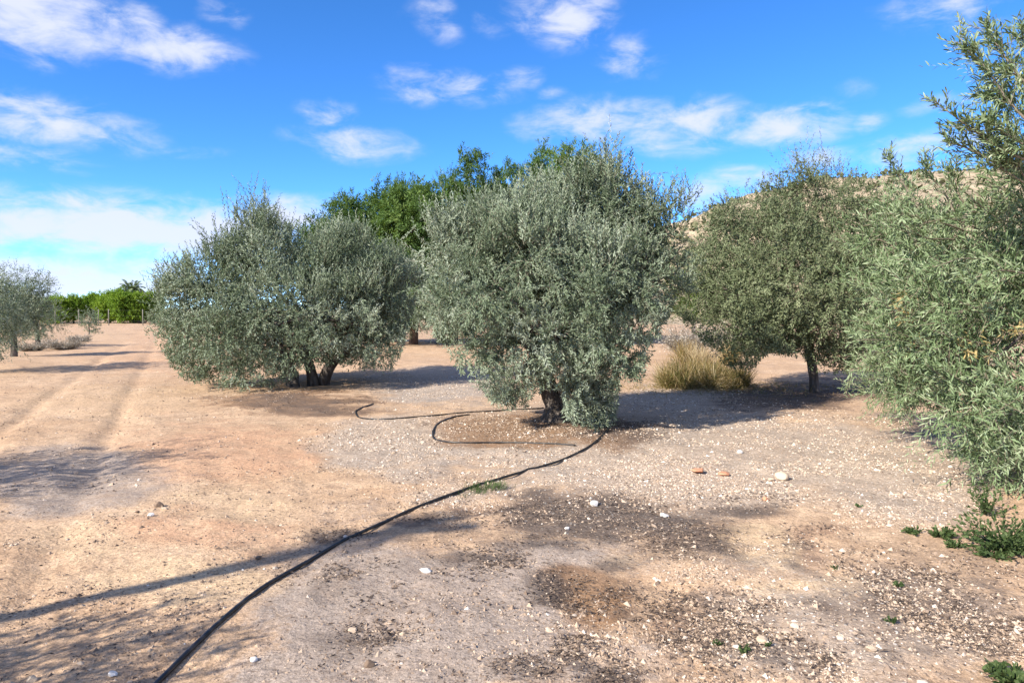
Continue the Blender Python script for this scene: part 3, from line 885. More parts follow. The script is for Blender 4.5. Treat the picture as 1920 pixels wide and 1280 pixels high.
def sprays(rows, r, side=16, L=(.14, .34), leaf=(.05, .085), width=.17, nl=14):
    """explicit ascending branches with leafy side shoots"""
    out = []; paths = []
    for (pts, d, n_side) in rows:
        pth = smooth_path([at(px, py, d + dd) for px, py, dd in pts], 24)
        paths.append(pth)
        t = r.uniform(.15, 1, n_side) ** .8
        i = np.clip((t * 23).astype(int), 0, 22)
        sb = pth[i] + (pth[i + 1] - pth[i]) * r.uniform(0, 1, (n_side, 1))
        tang = norm(pth[i + 1] - pth[i])
        sd = norm(tang + norm(r.normal(0, 1, tang.shape)) * .75 + [0, 0, .12])
        sl = r.uniform(L[0], L[1], n_side) * (1.15 - .55 * t)
        tt = np.linspace(.05, 1, nl)
        pos = sb[:, None] + sd[:, None] * (sl[:, None] * tt)[..., None]
        perp = norm(np.cross(sd[:, None], norm(r.normal(0, 1, pos.shape))))
        ld = norm(sd[:, None] + perp * .75)
        ll = r.uniform(leaf[0], leaf[1], (n_side, nl))
        tone = np.clip(.5 + r.normal(0, .16, (n_side, nl)), 0, .93)
        out.append(dict(pos=pos.reshape(-1, 3), ld=ld.reshape(-1, 3), ll=ll.ravel(), lw=ll.ravel() * width, tone=tone.ravel(), fn=np.repeat(norm(sd * .3 + np.array([0, -.2, .8])), nl, 0), sb=sb, se=sb + sd * sl[:, None]))
    return merge_arr(*out), paths


rows = [([(1990, 290, 0), (1900, 200, 0), (1850, 130, 0), (1800, 72, 0)], 6.2, 42),
        ([(2010, 330, 0), (1900, 290, 0), (1820, 240, 0), (1752, 190, 0)], 6.2, 46),
        ([(2000, 250, 0), (1930, 170, 0), (1880, 100, 0), (1850, 55, 0)], 6.4, 36),
        ([(2010, 200, 0), (1950, 120, 0), (1915, 60, 0)], 6.4, 30),
        ([(1990, 380, 0), (1900, 330, 0), (1840, 290, 0), (1785, 268, 0)], 6.3, 42),
        ([(1990, 300, 0), (1940, 240, 0), (1890, 190, 0), (1840, 178, 0)], 6.3, 40),
        ([(2000, 240, 0), (1960, 200, 0), (1905, 140, 0), (1868, 150, 0)], 6.2, 34),
        ([(1990, 340, 0), (1950, 290, 0), (1900, 260, 0), (1850, 225, 0)], 6.1, 44),
        ([(1960, 400, 0), (1920, 330, 0), (1890, 300, 0), (1860, 262, 0)], 6.3, 44),
        ([(1740, 420, 1.4), (1710, 370, 1.4), (1685, 330, 1.4), (1668, 296, 1.4)], 7.3, 26),
        ([(1790, 400, .9), (1770, 360, .9), (1745, 330, .9), (1740, 312, .9)], 7.3, 24),
        ([(1830, 400, .5), (1800, 370, .5), (1790, 335, .5), (1780, 318, .5)], 7.0, 22),
        ([(1700, 480, 1.6), (1650, 450, 1.6), (1610, 462, 1.6)], 7.3, 22),
        ([(1720, 560, 1.3), (1650, 540, 1.3), (1592, 520, 1.3)], 7.3, 26),
        ([(1720, 620, 1.3), (1650, 610, 1.3), (1590, 600, 1.3)], 7.3, 26),
        ([(1720, 660, 1.3), (1660, 680, 1.3), (1620, 690, 1.3)], 7.3, 22),
        ([(1800, 700, .6), (1740, 720, .6), (1690, 745, .6)], 7.3, 22),
        ([(1900, 760, -.3), (1850, 800, -.3), (1815, 850, -.3)], 7.3, 24)]
for k in range(34):                # slender branches arching out of the crown mass
    px, py = r.uniform(1640, 1930), r.uniform(400, 800)
    if px < 1640 + max(0, py - 650) * .9: continue
    dd = r.uniform(-.7, .2) + max(0, 1850 - px) * .0045
    rows.append(([(px + 150, py + r.uniform(20, 70), dd + .5), (px + 75, py + r.uniform(5, 40), dd + .15), (px, py, dd - .15), (px - 60, py + r.uniform(-45, 25), dd - .3)], 7.3, 20))
A6, paths = sprays(rows, r)
A = merge_arr(A1, A5, A6)
# dried, straw coloured leaf bunches
for c in (at(1690, 590, 7.4), at(1700, 570, 7.4), at(1915, 630, 6.6), at(1830, 650, 6.8), at(1720, 655, 8.0)):
    q = np.linalg.norm(A['pos'] - c, axis=1) < .15
    A['tone'][q] = np.where(r.uniform(0, 1, q.sum()) < .65, r.uniform(.945, 1, q.sum()), A['tone'][q])
wt = build_tree('wattle_tree', 'loose narrow leaved tree cut by the right edge, branches sweeping to the ground', 'tree', b3, LB, A, M['wattle'], M['bark'],
                [([b3 - [0, 0, .1], b3 + [-.05, -.05, .5], b3 + [-.15, -.1, 1.1], b3 + [-.2, -.2, 1.7]], [.16, .12, .1, .08]),
                 ([b3 + [.1, .1, -.1], b3 + [.0, -.2, .6], b3 + [-.1, -.6, 1.3], b3 + [0, -.9, 2.2]], [.12, .09, .07, .05])], limbs=12, seed=8, six=True, limb_r=.035, stem_r=.0035)
for k, pth in enumerate(paths):
    ph = pth - b3
    V, fs = tube(ph, np.linspace(.013, .003, len(ph)), 5)
    link('branch', mesh_np('branch', V, fs, M['barklight'], smooth=True), wt)

# --- pines behind the olives
def pine(px, top_py, base_d, halfw, seed, label, tone=0., low=470):
    r = np.random.default_rng(seed)
    d = base_d
    b = at(px, 640, d); b[2] = gzf(b[0], b[1])
    hw = halfw
    h = low - top_py
    items = []
    for k in range(9):
        f = k / 8
        py = low - f * (h - 28)
        spread = hw * (1 - .42 * f) * .9
        for _ in range(2 if f < .85 else 1):
            items.append((px + r.uniform(-1, 1) * spread, py + r.uniform(-14, 14), hw * (.46 - .14 * f), 34 + r.uniform(-4, 8), r.uniform(-1, 1)))
    items.append((px, low - .35 * h, hw * .6, h * .4, .6))
    for q in range(5):
        items.append((px + r.uniform(-.8, .8) * hw, low + 20 + r.uniform(-10, 60), hw * .45, 42, r.uniform(-1, 1)))
    LB = lobes_px(items, d)
    A1 = crown_arrays(r, boughs(r, LB, 95, .58, gap=1.4), 1100, 5, 11, (.22, .46), (.19, .28), .23, up=1.5, out=.6, droop=.1, shell=.3, thr=.36, clump=.6, fan=.45, open_=1.0, jitter=.16)
    A2 = crown_arrays(r, lobes_px([(px, top_py + 28, hw * .3, 20, 0)] + [(it[0], it[1] - 18, it[2] * .8, 14, it[4]) for it in items[6:17]], d), 150, 5, 16, (.3, .6), (.12, .18), .2, up=1.9, out=.3, shell=.2, thr=.36, fan=.22, open_=.6)
    A = merge_arr(A1, A2)
    A['tone'] = np.clip(A['tone'] + tone, 0, .93)
    topz = at(px, low - .6 * h, d)
    build_tree('pine_tree', label, 'tree', b, LB, A, M['pine'], M['pinebark'],
               [([b - [0, 0, .1], b + [.05, 0, 1.2], b * .4 + topz * .6, topz], [.22, .18, .14, .08])], limbs=8, seed=seed, stems=False)


pine(655, 378, 36, 95, 201, 'dark rounded green tree behind the left olive, lowest of the row at its left end', -.12, 500)
pine(775, 350, 34, 70, 202, 'bright green conifer standing just left of the middle olive tree crown', -.02, 500)
pine(850, 316, 36, 105, 203, 'tall green pine showing behind the upper left of the middle olive crown', -.08, 500)
pine(985, 306, 37, 112, 204, 'green pine with upright shoots behind the top of the middle olive crown', .02, 480)
pine(1080, 302, 35, 95, 205, 'tallest yellow green pine rising behind the right top of the middle olive', .1, 480)


# --- smaller trees
def small_olive(base, h, rad, seed, label, nb=420, leafmat='olive', group=None, leaf=(.07, .11), trunk=.09, flat=.8, n_limbs=5, nl=10, thr=.42, width=.28, trunk_h=.32, name='olive_tree', cat='tree'):
    r = np.random.default_rng(seed)
    b = np.array(base, float); b[2] = gzf(b[0], b[1])
    LB = []
    for k in range(6):
        a = r.uniform(0, 6.28)
        rr = rad * .5 * (k > 0)
        c = b + [math.cos(a) * rr, math.sin(a) * rr, h * r.uniform(.36, .73)]
        LB.append((c, (rad * .62, rad * .62, h * .28), 1.))
    LB.append((b + [0, 0, h * .55], (rad * .9, rad * .9, h * .32), 1.))
    A = crown_arrays(r, LB, nb, 6, nl, (.2 * h / 3, .5 * h / 3), leaf, width, up=.8, droop=.4, shell=.4, thr=thr, zmin=b[2] + .08 * h)
    f = b + [r.uniform(-.1, .1), 0, h * .45]
    return build_tree(name, label, cat, b, LB, A, M[leafmat], M['bark'], [([b - [0, 0, .1], b + [.02, 0, h * .2], f], [trunk * 1.4, trunk, trunk * .8])], limbs=n_limbs, seed=seed, stems=False, group=group)


small_olive((-14.3, 19.6, 0), 3.0, 1.25, 301, 'olive tree cut by the left edge, nearest of the row beside the track', 480)
p = on_ground(42, 667)
small_olive((p[0] - .3, p[1], 0), 3.1, 1.05, 302, 'small loose olive tree near the left edge, showing its thin trunk', 520)
small_olive((-21.2, 33.0, 0), 2.6, 1.2, 303, 'smaller olive tree hidden behind the thin trunked one by the left edge', 260)
p = on_ground(167, 627)
small_olive((p[0], p[1], 0), 1.75, .75, 304, 'young sapling standing alone in the track edge before the fence', 90, trunk=.035, leaf=(.09, .13), trunk_h=.6, nl=8)
# shade trees standing outside the picture, left of and behind the camera
small_olive((-8.2, 4.9, 0), 3.5, 1.6, 311, 'olive tree left of the camera that shades the track', 330)
small_olive((-4.6, 1.35, 0), 2.3, .85, 313, 'low olive tree just left of the camera', 260)


# --- slim pole like tree whose shadow crosses the foreground
def slim_tree():
    r = np.random.default_rng(321)
    b = np.array([-7.15, .2, 0.]); b[2] = gzf(b[0], b[1])
    h = 5.3
    LB = [(b + [0, 0, h], (.16, .16, .4), 1.)]
    A = crown_arrays(r, LB, 30, 5, 12, (.1, .25), (.06, .1), .25, shell=.2, thr=.35)
    build_tree('olive_tree', 'slim tree with a long bare trunk and small crown behind the camera', 'tree', b, LB, A, M['olive'], M['bark'],
               [([b - [0, 0, .1], b + [.03, 0, 2], b + [-.02, .02, 4], b + [0, 0, h]], [.13, .10, .09, .07])], limbs=4, seed=4, stems=False)


slim_tree()


# olive partly seen in the gap between the two big olives, and trees behind the gap on the right
def row_tree(px, base_py, h, rad, seed, label, mat, nb=300, name='olive_tree', leaf=(.09, .14)):
    p = on_ground(px, base_py)
    return small_olive((p[0], p[1], 0), h, rad, seed, label, nb, leafmat=mat, leaf=leaf, name=name)


row_tree(755, 650, 3.2, 2.3, 331, 'shaded olive tree far back in the gap left of the middle olive', 'olive')
row_tree(830, 642, 3.4, 2.2, 332, 'far green tree behind the trunk gap of the middle olive', 'pine', name='pine_tree')
row_tree(1300, 640, 4.2, 1.9, 333, 'yellowish green tree seen between the middle olive and the brownish olive', 'citrus', 220, name='broadleaf_tree')
row_tree(1640, 640, 4.4, 2.2, 334, 'olive tree in the background between the brownish olive and the right edge tree', 'olive_dark')


# --- citrus hedge far left, cypress, palm, fence
def hedge_tree(px, top_py, d, hw, seed, label, mat='citrus'):
    r = np.random.default_rng(seed)
    b = at(px, 605, d); b[2] = gzf(b[0], b[1])
    top = at(px, top_py, d)[2]
    w = (hw + 4) * d / F
    b[1] += r.uniform(-1.5, 3.5); w *= r.uniform(.85, 1.1)
    LB = [(b + [0, 0, top * .55], (w * 1.1, w * 1.1, top * .42), 1.), (b + [w * .3, -.3, top * .70], (w * .6, w * .6, top * .27), .8), (b + [-w * .35, -.3, top * .62], (w * .6, w * .6, top * .27), .8)]
    A = crown_arrays(r, LB, 420, 4, 9, (.35, .7), (.18, .28), .5, up=1.0, out=.6, droop=.2, shell=.45, thr=.42, clump=.9, open_=1., jitter=.2)
    build_tree('citrus_tree' if mat == 'citrus' else 'cypress_tree', label, 'tree', b, LB, A, M[mat], M['bark'],
               [([b - [0, 0, .1], b + [0, 0, .6], b + [.05, 0, top * .5]], [.12, .10, .07])], limbs=3, seed=seed, stems=False,
               group='green trees behind the far fence' if mat == 'citrus' else None)


for (px, tp, hw, lb) in [(62, 562, 20, 'far hedge tree half hidden by the small olive at the left edge'),
                         (122, 558, 15, 'leftmost clear bright green hedge tree behind the far fence'),
                         (157, 550, 17, 'round bright green hedge tree right behind the young sapling'),
                         (190, 548, 14, 'darker upright hedge tree in the middle of the far green row'),
                         (214, 560, 13, 'low hedge tree left of the palm in the far row'),
                         (243, 547, 17, 'broad yellow green hedge tree just below the palm crown'),
                         (272, 550, 16, 'rightmost green hedge tree touching the wide left olive'),
                         (102, 560, 14, 'narrow hedge tree beside the dark cypress in the far row'),
                         (140, 557, 14, 'hedge tree filling the gap left of the young sapling in the far row'),
                         (228, 556, 14, 'small hedge tree directly left of the palm trunk in the far row'),
                         (258, 554, 14, 'small hedge tree directly right of the palm trunk in the far row')]:
    hedge_tree(px, tp, 88, hw, 400 + px, lb)
hedge_tree(94, 566, 92, 14, 399, 'dark cypress like tree at the left end of the far green row', 'cypress')


def palm():
    r = np.random.default_rng(77)
    d = 100.
    b = at(247, 600, d); b[2] = gzf(b[0], b[1])
    top = at(247, 546, d)
    root = thing('palm_tree', b, 'palm tree whose frond crown rises above the far green hedge', 'tree')
    V, fs = tube(smooth_path([b - b, [0, 0, 1.5], top - b], 10), np.linspace(.28, .2, 10), 9, .15, 5)
    link('trunk', mesh_np('trunk', V, fs, M['pinebark'], True), root)
    for k in range(40):
        a = k * 2.4; el = -.1 + 1.35 * k / 40
        L_ = r.uniform(1.7, 2.4)
        t = np.linspace(0, 1, 12)
        hd = np.array([math.cos(a), math.sin(a), 0])
        pth = (top - b) + hd * (np.cos(el) * L_ * t)[:, None] + np.array([0, 0, 1.]) * (np.sin(el) * L_ * t - .75 * L_ * t ** 2 * math.cos(el))[:, None]
        tang = norm(np.gradient(pth, axis=0))
        sd = norm(np.cross(tang, [0, 0, 1.0]))
        bs, ds = [], []
        for s in (-1, 1):
            bs.append(pth[1:]); ds.append(norm(tang[1:] * .8 + s * sd[1:] * .8 + [0, 0, -.25]))
        me = leaf_mesh('frond', np.concatenate(bs), np.concatenate(ds), .6, .16, r.uniform(0, 1, 22), M['palm'], r)
        link('frond', me, root)


palm()


def fence():
    d = 78.
    pxs = [-30, 12, 92, 104, 148, 185, 204, 268, 318]
    b = at(150, 608, d); b[2] = 0
    root = thing('fence', b, 'wire fence on thin pale posts in front of the far green hedge', 'fence')
    pme = {}
    tops = []
    for px in pxs:
        p = at(px, 608, d); z = gzf(p[0], p[1])
        V, fs = tube(np.array([[0, 0, -.2], [0, 0, .9], [.01, 0, 1.72]]), [.055, .05, .05], 8)
        o = link('post', mesh_np('post', V, fs, M['post'], True), root)
        o.location = (p[0] - b[0], p[1] - b[1], z)
        tops.append((p[0] - b[0], p[1] - b[1], z))
    for h in (.5, 1.0, 1.6):
        V, fs = tube(np.array([[t[0], t[1] - .06, t[2] + h] for t in tops]), .003, 4)
        link('wire', mesh_np('wire', V, fs, M['wire']), root)


fence()


# ------------------------------------------------------------------ dry grass, brush, weeds
def grass_clump(name, p, n, h, rad, mat, label, cat, seed, lean=.5, w=.012, tone=(.2, 1), group=None, wild=.42):
    r = np.random.default_rng(seed)
    p = np.array(p, float); p[2] = gzf(p[0], p[1])
    root = p
    a = r.uniform(0, 6.283, n); q = rad * np.sqrt(r.uniform(0, 1, n))
    b = np.stack([np.cos(a) * q, np.sin(a) * q, np.full(n, -.01)], -1)
    nt_ = max(3, n // 240)                      # separate tufts, each leaning its own way
    ta, tq = r.uniform(0, 6.283, nt_), rad * np.sqrt(r.uniform(0, 1, nt_))
    tc = np.stack([np.cos(ta) * tq, np.sin(ta) * tq, np.zeros(nt_)], -1)
    tl = np.stack([np.cos(ta), np.sin(ta), np.zeros(nt_)], -1) * (tq / rad * lean)[:, None] + r.normal(0, .35, (nt_, 3)) * [1, 1, 0]
    tk = r.integers(0, nt_, n); th_ = r.uniform(.45, 1.15, nt_); tt_ = r.normal(0, .14, nt_)
    b = tc[tk] + r.normal(0, (.075 if n > 500 else .3) * rad + .01, (n, 3)) * [1, 1, 0] - [0, 0, .01]
    d = norm(tl[tk] + [0, 0, 1.0] + r.normal(0, wild * .8, (n, 3)))
    d[:, 2] = np.abs(d[:, 2])
    ln = h * r.uniform(.3, 1.15, n) * th_[tk]
    me = leaf_mesh(name, b, d, ln, w, np.clip(r.uniform(tone[0], tone[1], n) + tt_[tk], 0, 1), mat, r, six=True, bend=.2)
    o = link(name, me); o.location = p
    return tag(o, label, cat, group)


p = on_ground(1315, 722)
grass_clump('dry_grass', p, 9000, .66, .8, M['straw'], 'golden dry grass clump between the middle olive and the brownish olive', 'grass', 501, w=.009, tone=(.05, .95), wild=.7)
p = on_ground(1268, 722)
grass_clump('dry_grass', p, 1800, .5, .45, M['straw'], 'greener low grass clump at the left foot of the golden clump', 'grass', 502, w=.012, tone=(0, .5))
p = on_ground(1368, 722)
grass_clump('dry_grass', p, 1800, .5, .42, M['straw'], 'orange dry grass tuft at the right foot of the golden clump', 'grass', 503, w=.01, tone=(.25, .75))
p = on_ground(1325, 680)
grass_clump('dry_grass', p, 2600, .85, .9, M['straw'], 'pale straw grass standing behind the golden clump', 'grass', 504, w=.01, tone=(.5, 1))


def stubble():
    r = np.random.default_rng(55)
    n = 2600
    c = on_ground(1320, 725)
    a = r.uniform(0, 6.283, n); q = np.abs(r.normal(0, 1.15, n)) + .3
    x, y = c[0] + np.cos(a) * q * 1.3, c[1] + np.sin(a) * q * .9
    b = np.stack([x, y, gz(x, y)], -1)
    d = norm(r.normal(0, 1, (n, 3)) * [1, 1, .5] + [0, 0, .55]); d[:, 2] = np.abs(d[:, 2])
    me = leaf_mesh('grass_stubble', b, d, r.uniform(.05, .22, n), .008, r.uniform(.2, 1, n), M['straw'], r, bend=.2)
    tag(link('grass_stubble', me), kind='stuff')


stubble()


def brush(px, py, h, rad, seed, label, n=260):
    r = np.random.default_rng(seed)
    p = on_ground(px, py); p[2] = gzf(p[0], p[1])
    a = r.uniform(0, 6.283, n); q = rad * .35 * np.sqrt(r.uniform(0, 1, n))
    s = np.stack([np.cos(a) * q, np.sin(a) * q, np.zeros(n)], -1)
    e = s + np.stack([np.cos(a) * r.uniform(.1, 1, n) * rad, np.sin(a) * r.uniform(.1, 1, n) * rad, h * r.uniform(.3, 1, n)], -1)
    # side twigs
    k = r.integers(0, n, n * 4); t = r.uniform(.3, 1, (n * 4, 1))
    s2 = s[k] + (e[k] - s[k]) * t
    e2 = s2 + norm(r.normal(0, 1, s2.shape) + [0, 0, .5]) * r.uniform(.08, .25, (n * 4, 1)) * h
    root = thing('dry_bush', p, label, 'bush')
    link('twigs', stems_mesh('twigs', np.concatenate([s, s2]), np.concatenate([e, e2]), .007, M['greybrush']), root)
    k = r.integers(0, len(e2), n * 6)
    me = leaf_mesh('foliage', e2[k] + r.normal(0, .05, (len(k), 3)) * h, norm(r.normal(0, 1, (len(k), 3))), .06 * h + .02, .02, r.uniform(.3, 1, len(k)), M['greybrush'], r)
    link('foliage', me, root)


brush(1290, 668, 1.25, .95, 511, 'grey dry bush behind the grass clump, touching the middle olive')
brush(1370, 664, 1.2, 1.0, 512, 'grey dry bush under the left side of the brownish olive crown')
brush(1450, 660, .7, .9, 513, 'low grey dry bush seen left of the brownish olive trunk')
brush(1650, 690, 1.25, .9, 514, 'grey leafless bush between the brownish olive and the right edge tree')
brush(1590, 664, .8, .9, 515, 'pale dry bush behind the brownish olive trunk, on its right')
brush(120, 652, .5, .8, 516, 'low brown dry weeds on the left verge of the track')
brush(150, 640, .4, .6, 517, 'small dry weeds on the verge below the sapling')
brush(60, 655, .4, .7, 518, 'dry weeds beside the thin trunk of the small olive')


def weed(px, py, size, n, seed, label, nl=10, h=.5, cat='weed'):
    r = np.random.default_rng(seed)
    p = on_ground(px, py); p[2] = gzf(p[0], p[1]) + .003
    a = r.uniform(0, 6.283, n)
    tilt = r.uniform(.15, 1.15, n)
    L_ = size * r.uniform(.5, 1, n)
    d = np.stack([np.cos(a) * np.cos(tilt * h * 1.6), np.sin(a) * np.cos(tilt * h * 1.6), np.sin(tilt * h * 1.6)], -1)
    s = np.stack([np.cos(a), np.sin(a), np.zeros(n)], -1) * size * .12 * r.uniform(0, 1, (n, 1))
    e = s + d * L_[:, None]
    t = np.linspace(.2, 1, nl)
    pos = s[:, None] + d[:, None] * (L_[:, None] * t)[..., None]
    ld = norm(d[:, None] + norm(r.normal(0, 1, pos.shape)) * .9)
    pos = pos.reshape(-1, 3); ld = ld.reshape(-1, 3)
    root = thing('weed', p, label, cat)
    link('stems', stems_mesh('stems', s, e, .0022, M['weed']), root)
    ll = r.uniform(.3, .6, len(pos)) * min(size, .09) * .7 + .004
    me = leaf_mesh('leaves', pos, ld, ll, ll * .5, r.uniform(0, 1, len(pos)), M['weed'], r, six=True)
    link('leaves', me, root)


weed(1885, 1030, .36, 90, 601, 'large dark green weed clump at the right edge below the wattle branches', 14, .6)
weed(1850, 960, .26, 22, 602, 'tall thin green weed just above the large right edge clump', 12, .95)
weed(1712, 993, .07, 16, 603, 'small green weed on the gravel, leftmost of the three by the big clump')
weed(1765, 1003, .09, 24, 604, 'flat green weed midway between the small weed and the big clump')
weed(1790, 1022, .07, 18, 605, 'little bright weed below the flat weed near the big clump')
weed(1862, 1043, .10, 26, 606, 'bright leafed weed at the lower left foot of the big clump', 8, .3)
weed(1683, 1098, .035, 14, 607, 'tiny green seedling alone on the sandy gravel at right')
weed(1670, 1172, .032, 12, 608, 'tiny bright seedling low on the right among pale stones')
weed(1345, 1207, .024, 10, 609, 'tiny weed at the bottom of the frame, right of the grey patch')
weed(1395, 1225, .04, 14, 610, 'faint grey green weed near the bottom, right of the tiny weed')
weed(1908, 1275, .13, 50, 611, 'green leafy weed in the bottom right corner', 12, .4)
weed(1610, 950, .035, 10, 612, 'small sprout in the gravel left of the sweeping wattle branches')
weed(1565, 1070, .025, 8, 613, 'tiny sprout on the pale sand patch at right')
weed(1440, 1215, .022, 8, 614, 'tiny seedling beside the beige stone near the bottom')
p = on_ground(908, 915)
grass_clump('grass_tuft', p, 420, .09, .16, M['weed'], 'green grass tuft growing beside the black hose', 'grass', 621, w=.004, tone=(.2, 1))
p = on_ground(872, 925)
grass_clump('grass_tuft', p, 160, .06, .12, M['weed'], 'thin small grass tuft at the hose, left of the greener tuft', 'grass', 622, w=.003, tone=(.3, 1))


# ------------------------------------------------------------------ irrigation hoses
def hose(pts, rad, label, seed=0, lift=None):
    P_ = [on_ground(px, py) for px, py in pts]
    pth = smooth_path(P_, len(P_) * 14)
    r = np.random.default_rng(seed)
    n = len(pth)
    s = np.linspace(0, 1, n)
    pth[:, 0] += .006 * np.sin(s * 37 + seed) * np.sin(s * 11)
    pth[:, 2] = gz(pth[:, 0], pth[:, 1]) + rad * .85
    k = np.ones(15) / 15
    z = np.convolve(np.pad(pth[:, 2], 7, mode='edge'), k, 'valid')
    pth[:, 2] = np.maximum(z, pth[:, 2] - rad * .5)
    b = pth[n // 2].copy()
    V, fs = tube(pth - b, rad, 10)
    o = link('irrigation_hose', mesh_np('irrigation_hose', V, fs, M['rubber'], True)); o.location = b
    tag(o, label, 'hose')


hose([(215, 1350), (295, 1278), (380, 1198), (500, 1098), (600, 1040), (700, 990), (800, 948), (900, 912), (1000, 881), (1070, 858), (1108, 842), (1135, 820), (1145, 800)], .0128,
     'long thick black hose curving from the bottom edge up to the middle olive', 1)
hose([(880, 782), (845, 786), (820, 798), (811, 815), (818, 828), (860, 834), (930, 834), (1010, 838), (1080, 842)], .011, 'thin black hose loop round the left side of the middle olive bed', 2)
hose([(700, 758), (676, 766), (667, 774), (678, 783), (730, 787), (800, 782), (880, 776), (960, 772), (1020, 768)], .011, 'thin dark hose with a bend behind the olive bed, towards the wide left olive', 3)


# ------------------------------------------------------------------ stones, gravel, litter
def ico(sub=1):
    t = (1 + 5 ** .5) / 2
    v = np.array([(-1, t, 0), (1, t, 0), (-1, -t, 0), (1, -t, 0), (0, -1, t), (0, 1, t), (0, -1, -t), (0, 1, -t), (t, 0, -1), (t, 0, 1), (-t, 0, -1), (-t, 0, 1)], float)
    f = [(0, 11, 5), (0, 5, 1), (0, 1, 7), (0, 7, 10), (0, 10, 11), (1, 5, 9), (5, 11, 4), (11, 10, 2), (10, 7, 6), (7, 1, 8), (3, 9, 4), (3, 4, 2), (3, 2, 6), (3, 6, 8), (3, 8, 9), (4, 9, 5), (2, 4, 11), (6, 2, 10), (8, 6, 7), (9, 8, 1)]
    v = norm(v)
    for _ in range(sub):
        cache = {}; v = list(v); nf = []

        def m(a, b):
            k = (min(a, b), max(a, b))
            if k not in cache:
                q = np.array(v[a]) + np.array(v[b]); v.append(q / np.linalg.norm(q)); cache[k] = len(v) - 1
            return cache[k]
        for a, b, c in f:
            x, y, z = m(a, b), m(b, c), m(c, a)
            nf += [(a, x, z), (b, y, x), (c, z, y), (x, y, z)]
        f = nf; v = np.array(v)
    return np.array(v), np.array(f)


def stone_shape(seed, sub=1, flat=.62):
    r = np.random.default_rng(seed)
    v, f = ico(sub)
    # chop with random planes for an angular broken look
    for _ in range(9):
        n = norm(r.normal(0, 1, 3)); k = r.uniform(.55, .85)
        dd = v @ n
        v = v - np.where(dd > k, dd - k, 0)[:, None] * n
    v = v * r.uniform(.75, 1.2, 3) * [1, .85, flat]
    return v, f


STONES = [stone_shape(700 + k) for k in range(14)]
BIG = {}


def big_mesh(k, matkey, tone=.6):
    key = (k, matkey, tone)
    if key not in BIG:
        v, f = stone_shape(740 + k, 2 if matkey != 'stone' else 1)
        BIG[key] = mesh_np('stone', v, [f], M[matkey], attrs={'tone': np.full(len(v), tone)})
    return BIG[key]


def put_stone(px, py, wpx, k, matkey, label, cat='stone', name='stone'):
    p = on_ground(px, py); s = wpx * p[1] / F / 2
    o = link(name, big_mesh(k, matkey))
    o.scale = (s, s, s)
    o.location = (p[0], p[1], gzf(p[0], p[1]) + s * .3)
    o.rotation_euler = (0, 0, k * 1.3)
    return tag(o, label, cat)


put_stone(797, 1076, 22, 0, 'whitestone', 'white stone on grey ground, right of the black hose')
put_stone(1114, 946, 22, 1, 'whitestone', 'white block on the dark litter patch, at its upper edge')
put_stone(1246, 972, 18, 2, 'whitestone', 'small white stone on the right part of the dark litter patch')
put_stone(1064, 1000, 14, 3, 'whitestone', 'small pale chip low on the left of the dark litter patch')
put_stone(283, 968, 16, 4, 'whitestone', 'pale white stone beside a brown clod on the track')
put_stone(298, 950, 18, 5, 'brownstone', 'brown earth clod beside the pale white stone on the track')
put_stone(308, 955, 12, 0, 'beigestone', 'small beige stone right of the brown clod on the track')
put_stone(258, 962, 10, 3, 'brownstone', 'small brown clod left of the white stone on the track')
put_stone(476, 1236, 18, 6, 'whitestone', 'whitish stone in the bottom foreground just right of the hose')
put_stone(210, 1264, 20, 2, 'whitestone', 'greyish white stone near the bottom edge at left')
put_stone(60, 1275, 20, 5, 'beigestone', 'cream stone cut by the bottom edge at far left')
put_stone(1465, 899, 32, 6, 'beigestone', 'large pale stone on the gravel slope right of the terracotta pieces')
put_stone(1447, 903, 16, 3, 'beigestone', 'small pale stone leaning against the large pale gravel stone')
put_stone(1387, 853, 14, 1, 'whitestone', 'bright white stone on the gravel right of the hose end')
put_stone(1430, 1204, 26, 4, 'beigestone', 'large beige stone near the bottom right of centre')
put_stone(1633, 1224, 22, 0, 'beigestone', 'cream stone near the bottom among brown litter at right')
put_stone(1415, 1183, 14, 1, 'beigestone', 'small beige stone above the large beige one near the bottom')
put_stone(692, 1245, 22, 5, 'brownstone', 'brown crumbly clod near the bottom edge left of centre')
put_stone(1085, 1228, 12, 2, 'beigestone', 'cream stone at the bottom beside the dark ash tuft')
put_stone(485, 1044, 16, 3, 'brownstone', 'dark brown clod lying in the thin trunk shadow')
put_stone(1310, 890, 34, 3, 'terracotta', 'flat orange terracotta fragment on the gravel, left of two', 'fragment', 'terracotta_fragment').scale.z *= .5
put_stone(1358, 893, 26, 4, 'terracotta', 'orange terracotta fragment on the gravel, right of two', 'fragment', 'terracotta_fragment').scale.z *= .6
put_stone(1435, 943, 14, 5, 'terracotta', 'small red terracotta chip at the right end of the dark patch', 'fragment', 'terracotta_fragment')
for k, (px, py, w) in enumerate([(262, 606, 14), (272, 604, 16), (280, 607, 13)]):
    put_stone(px, py, w, k, 'brownstone', ['left lump of the dark heap at the far end of the track', 'middle lump of the dark heap at the far end of the track', 'right lump of the dark heap at the far end of the track'][k], 'clod', 'earth_lump')


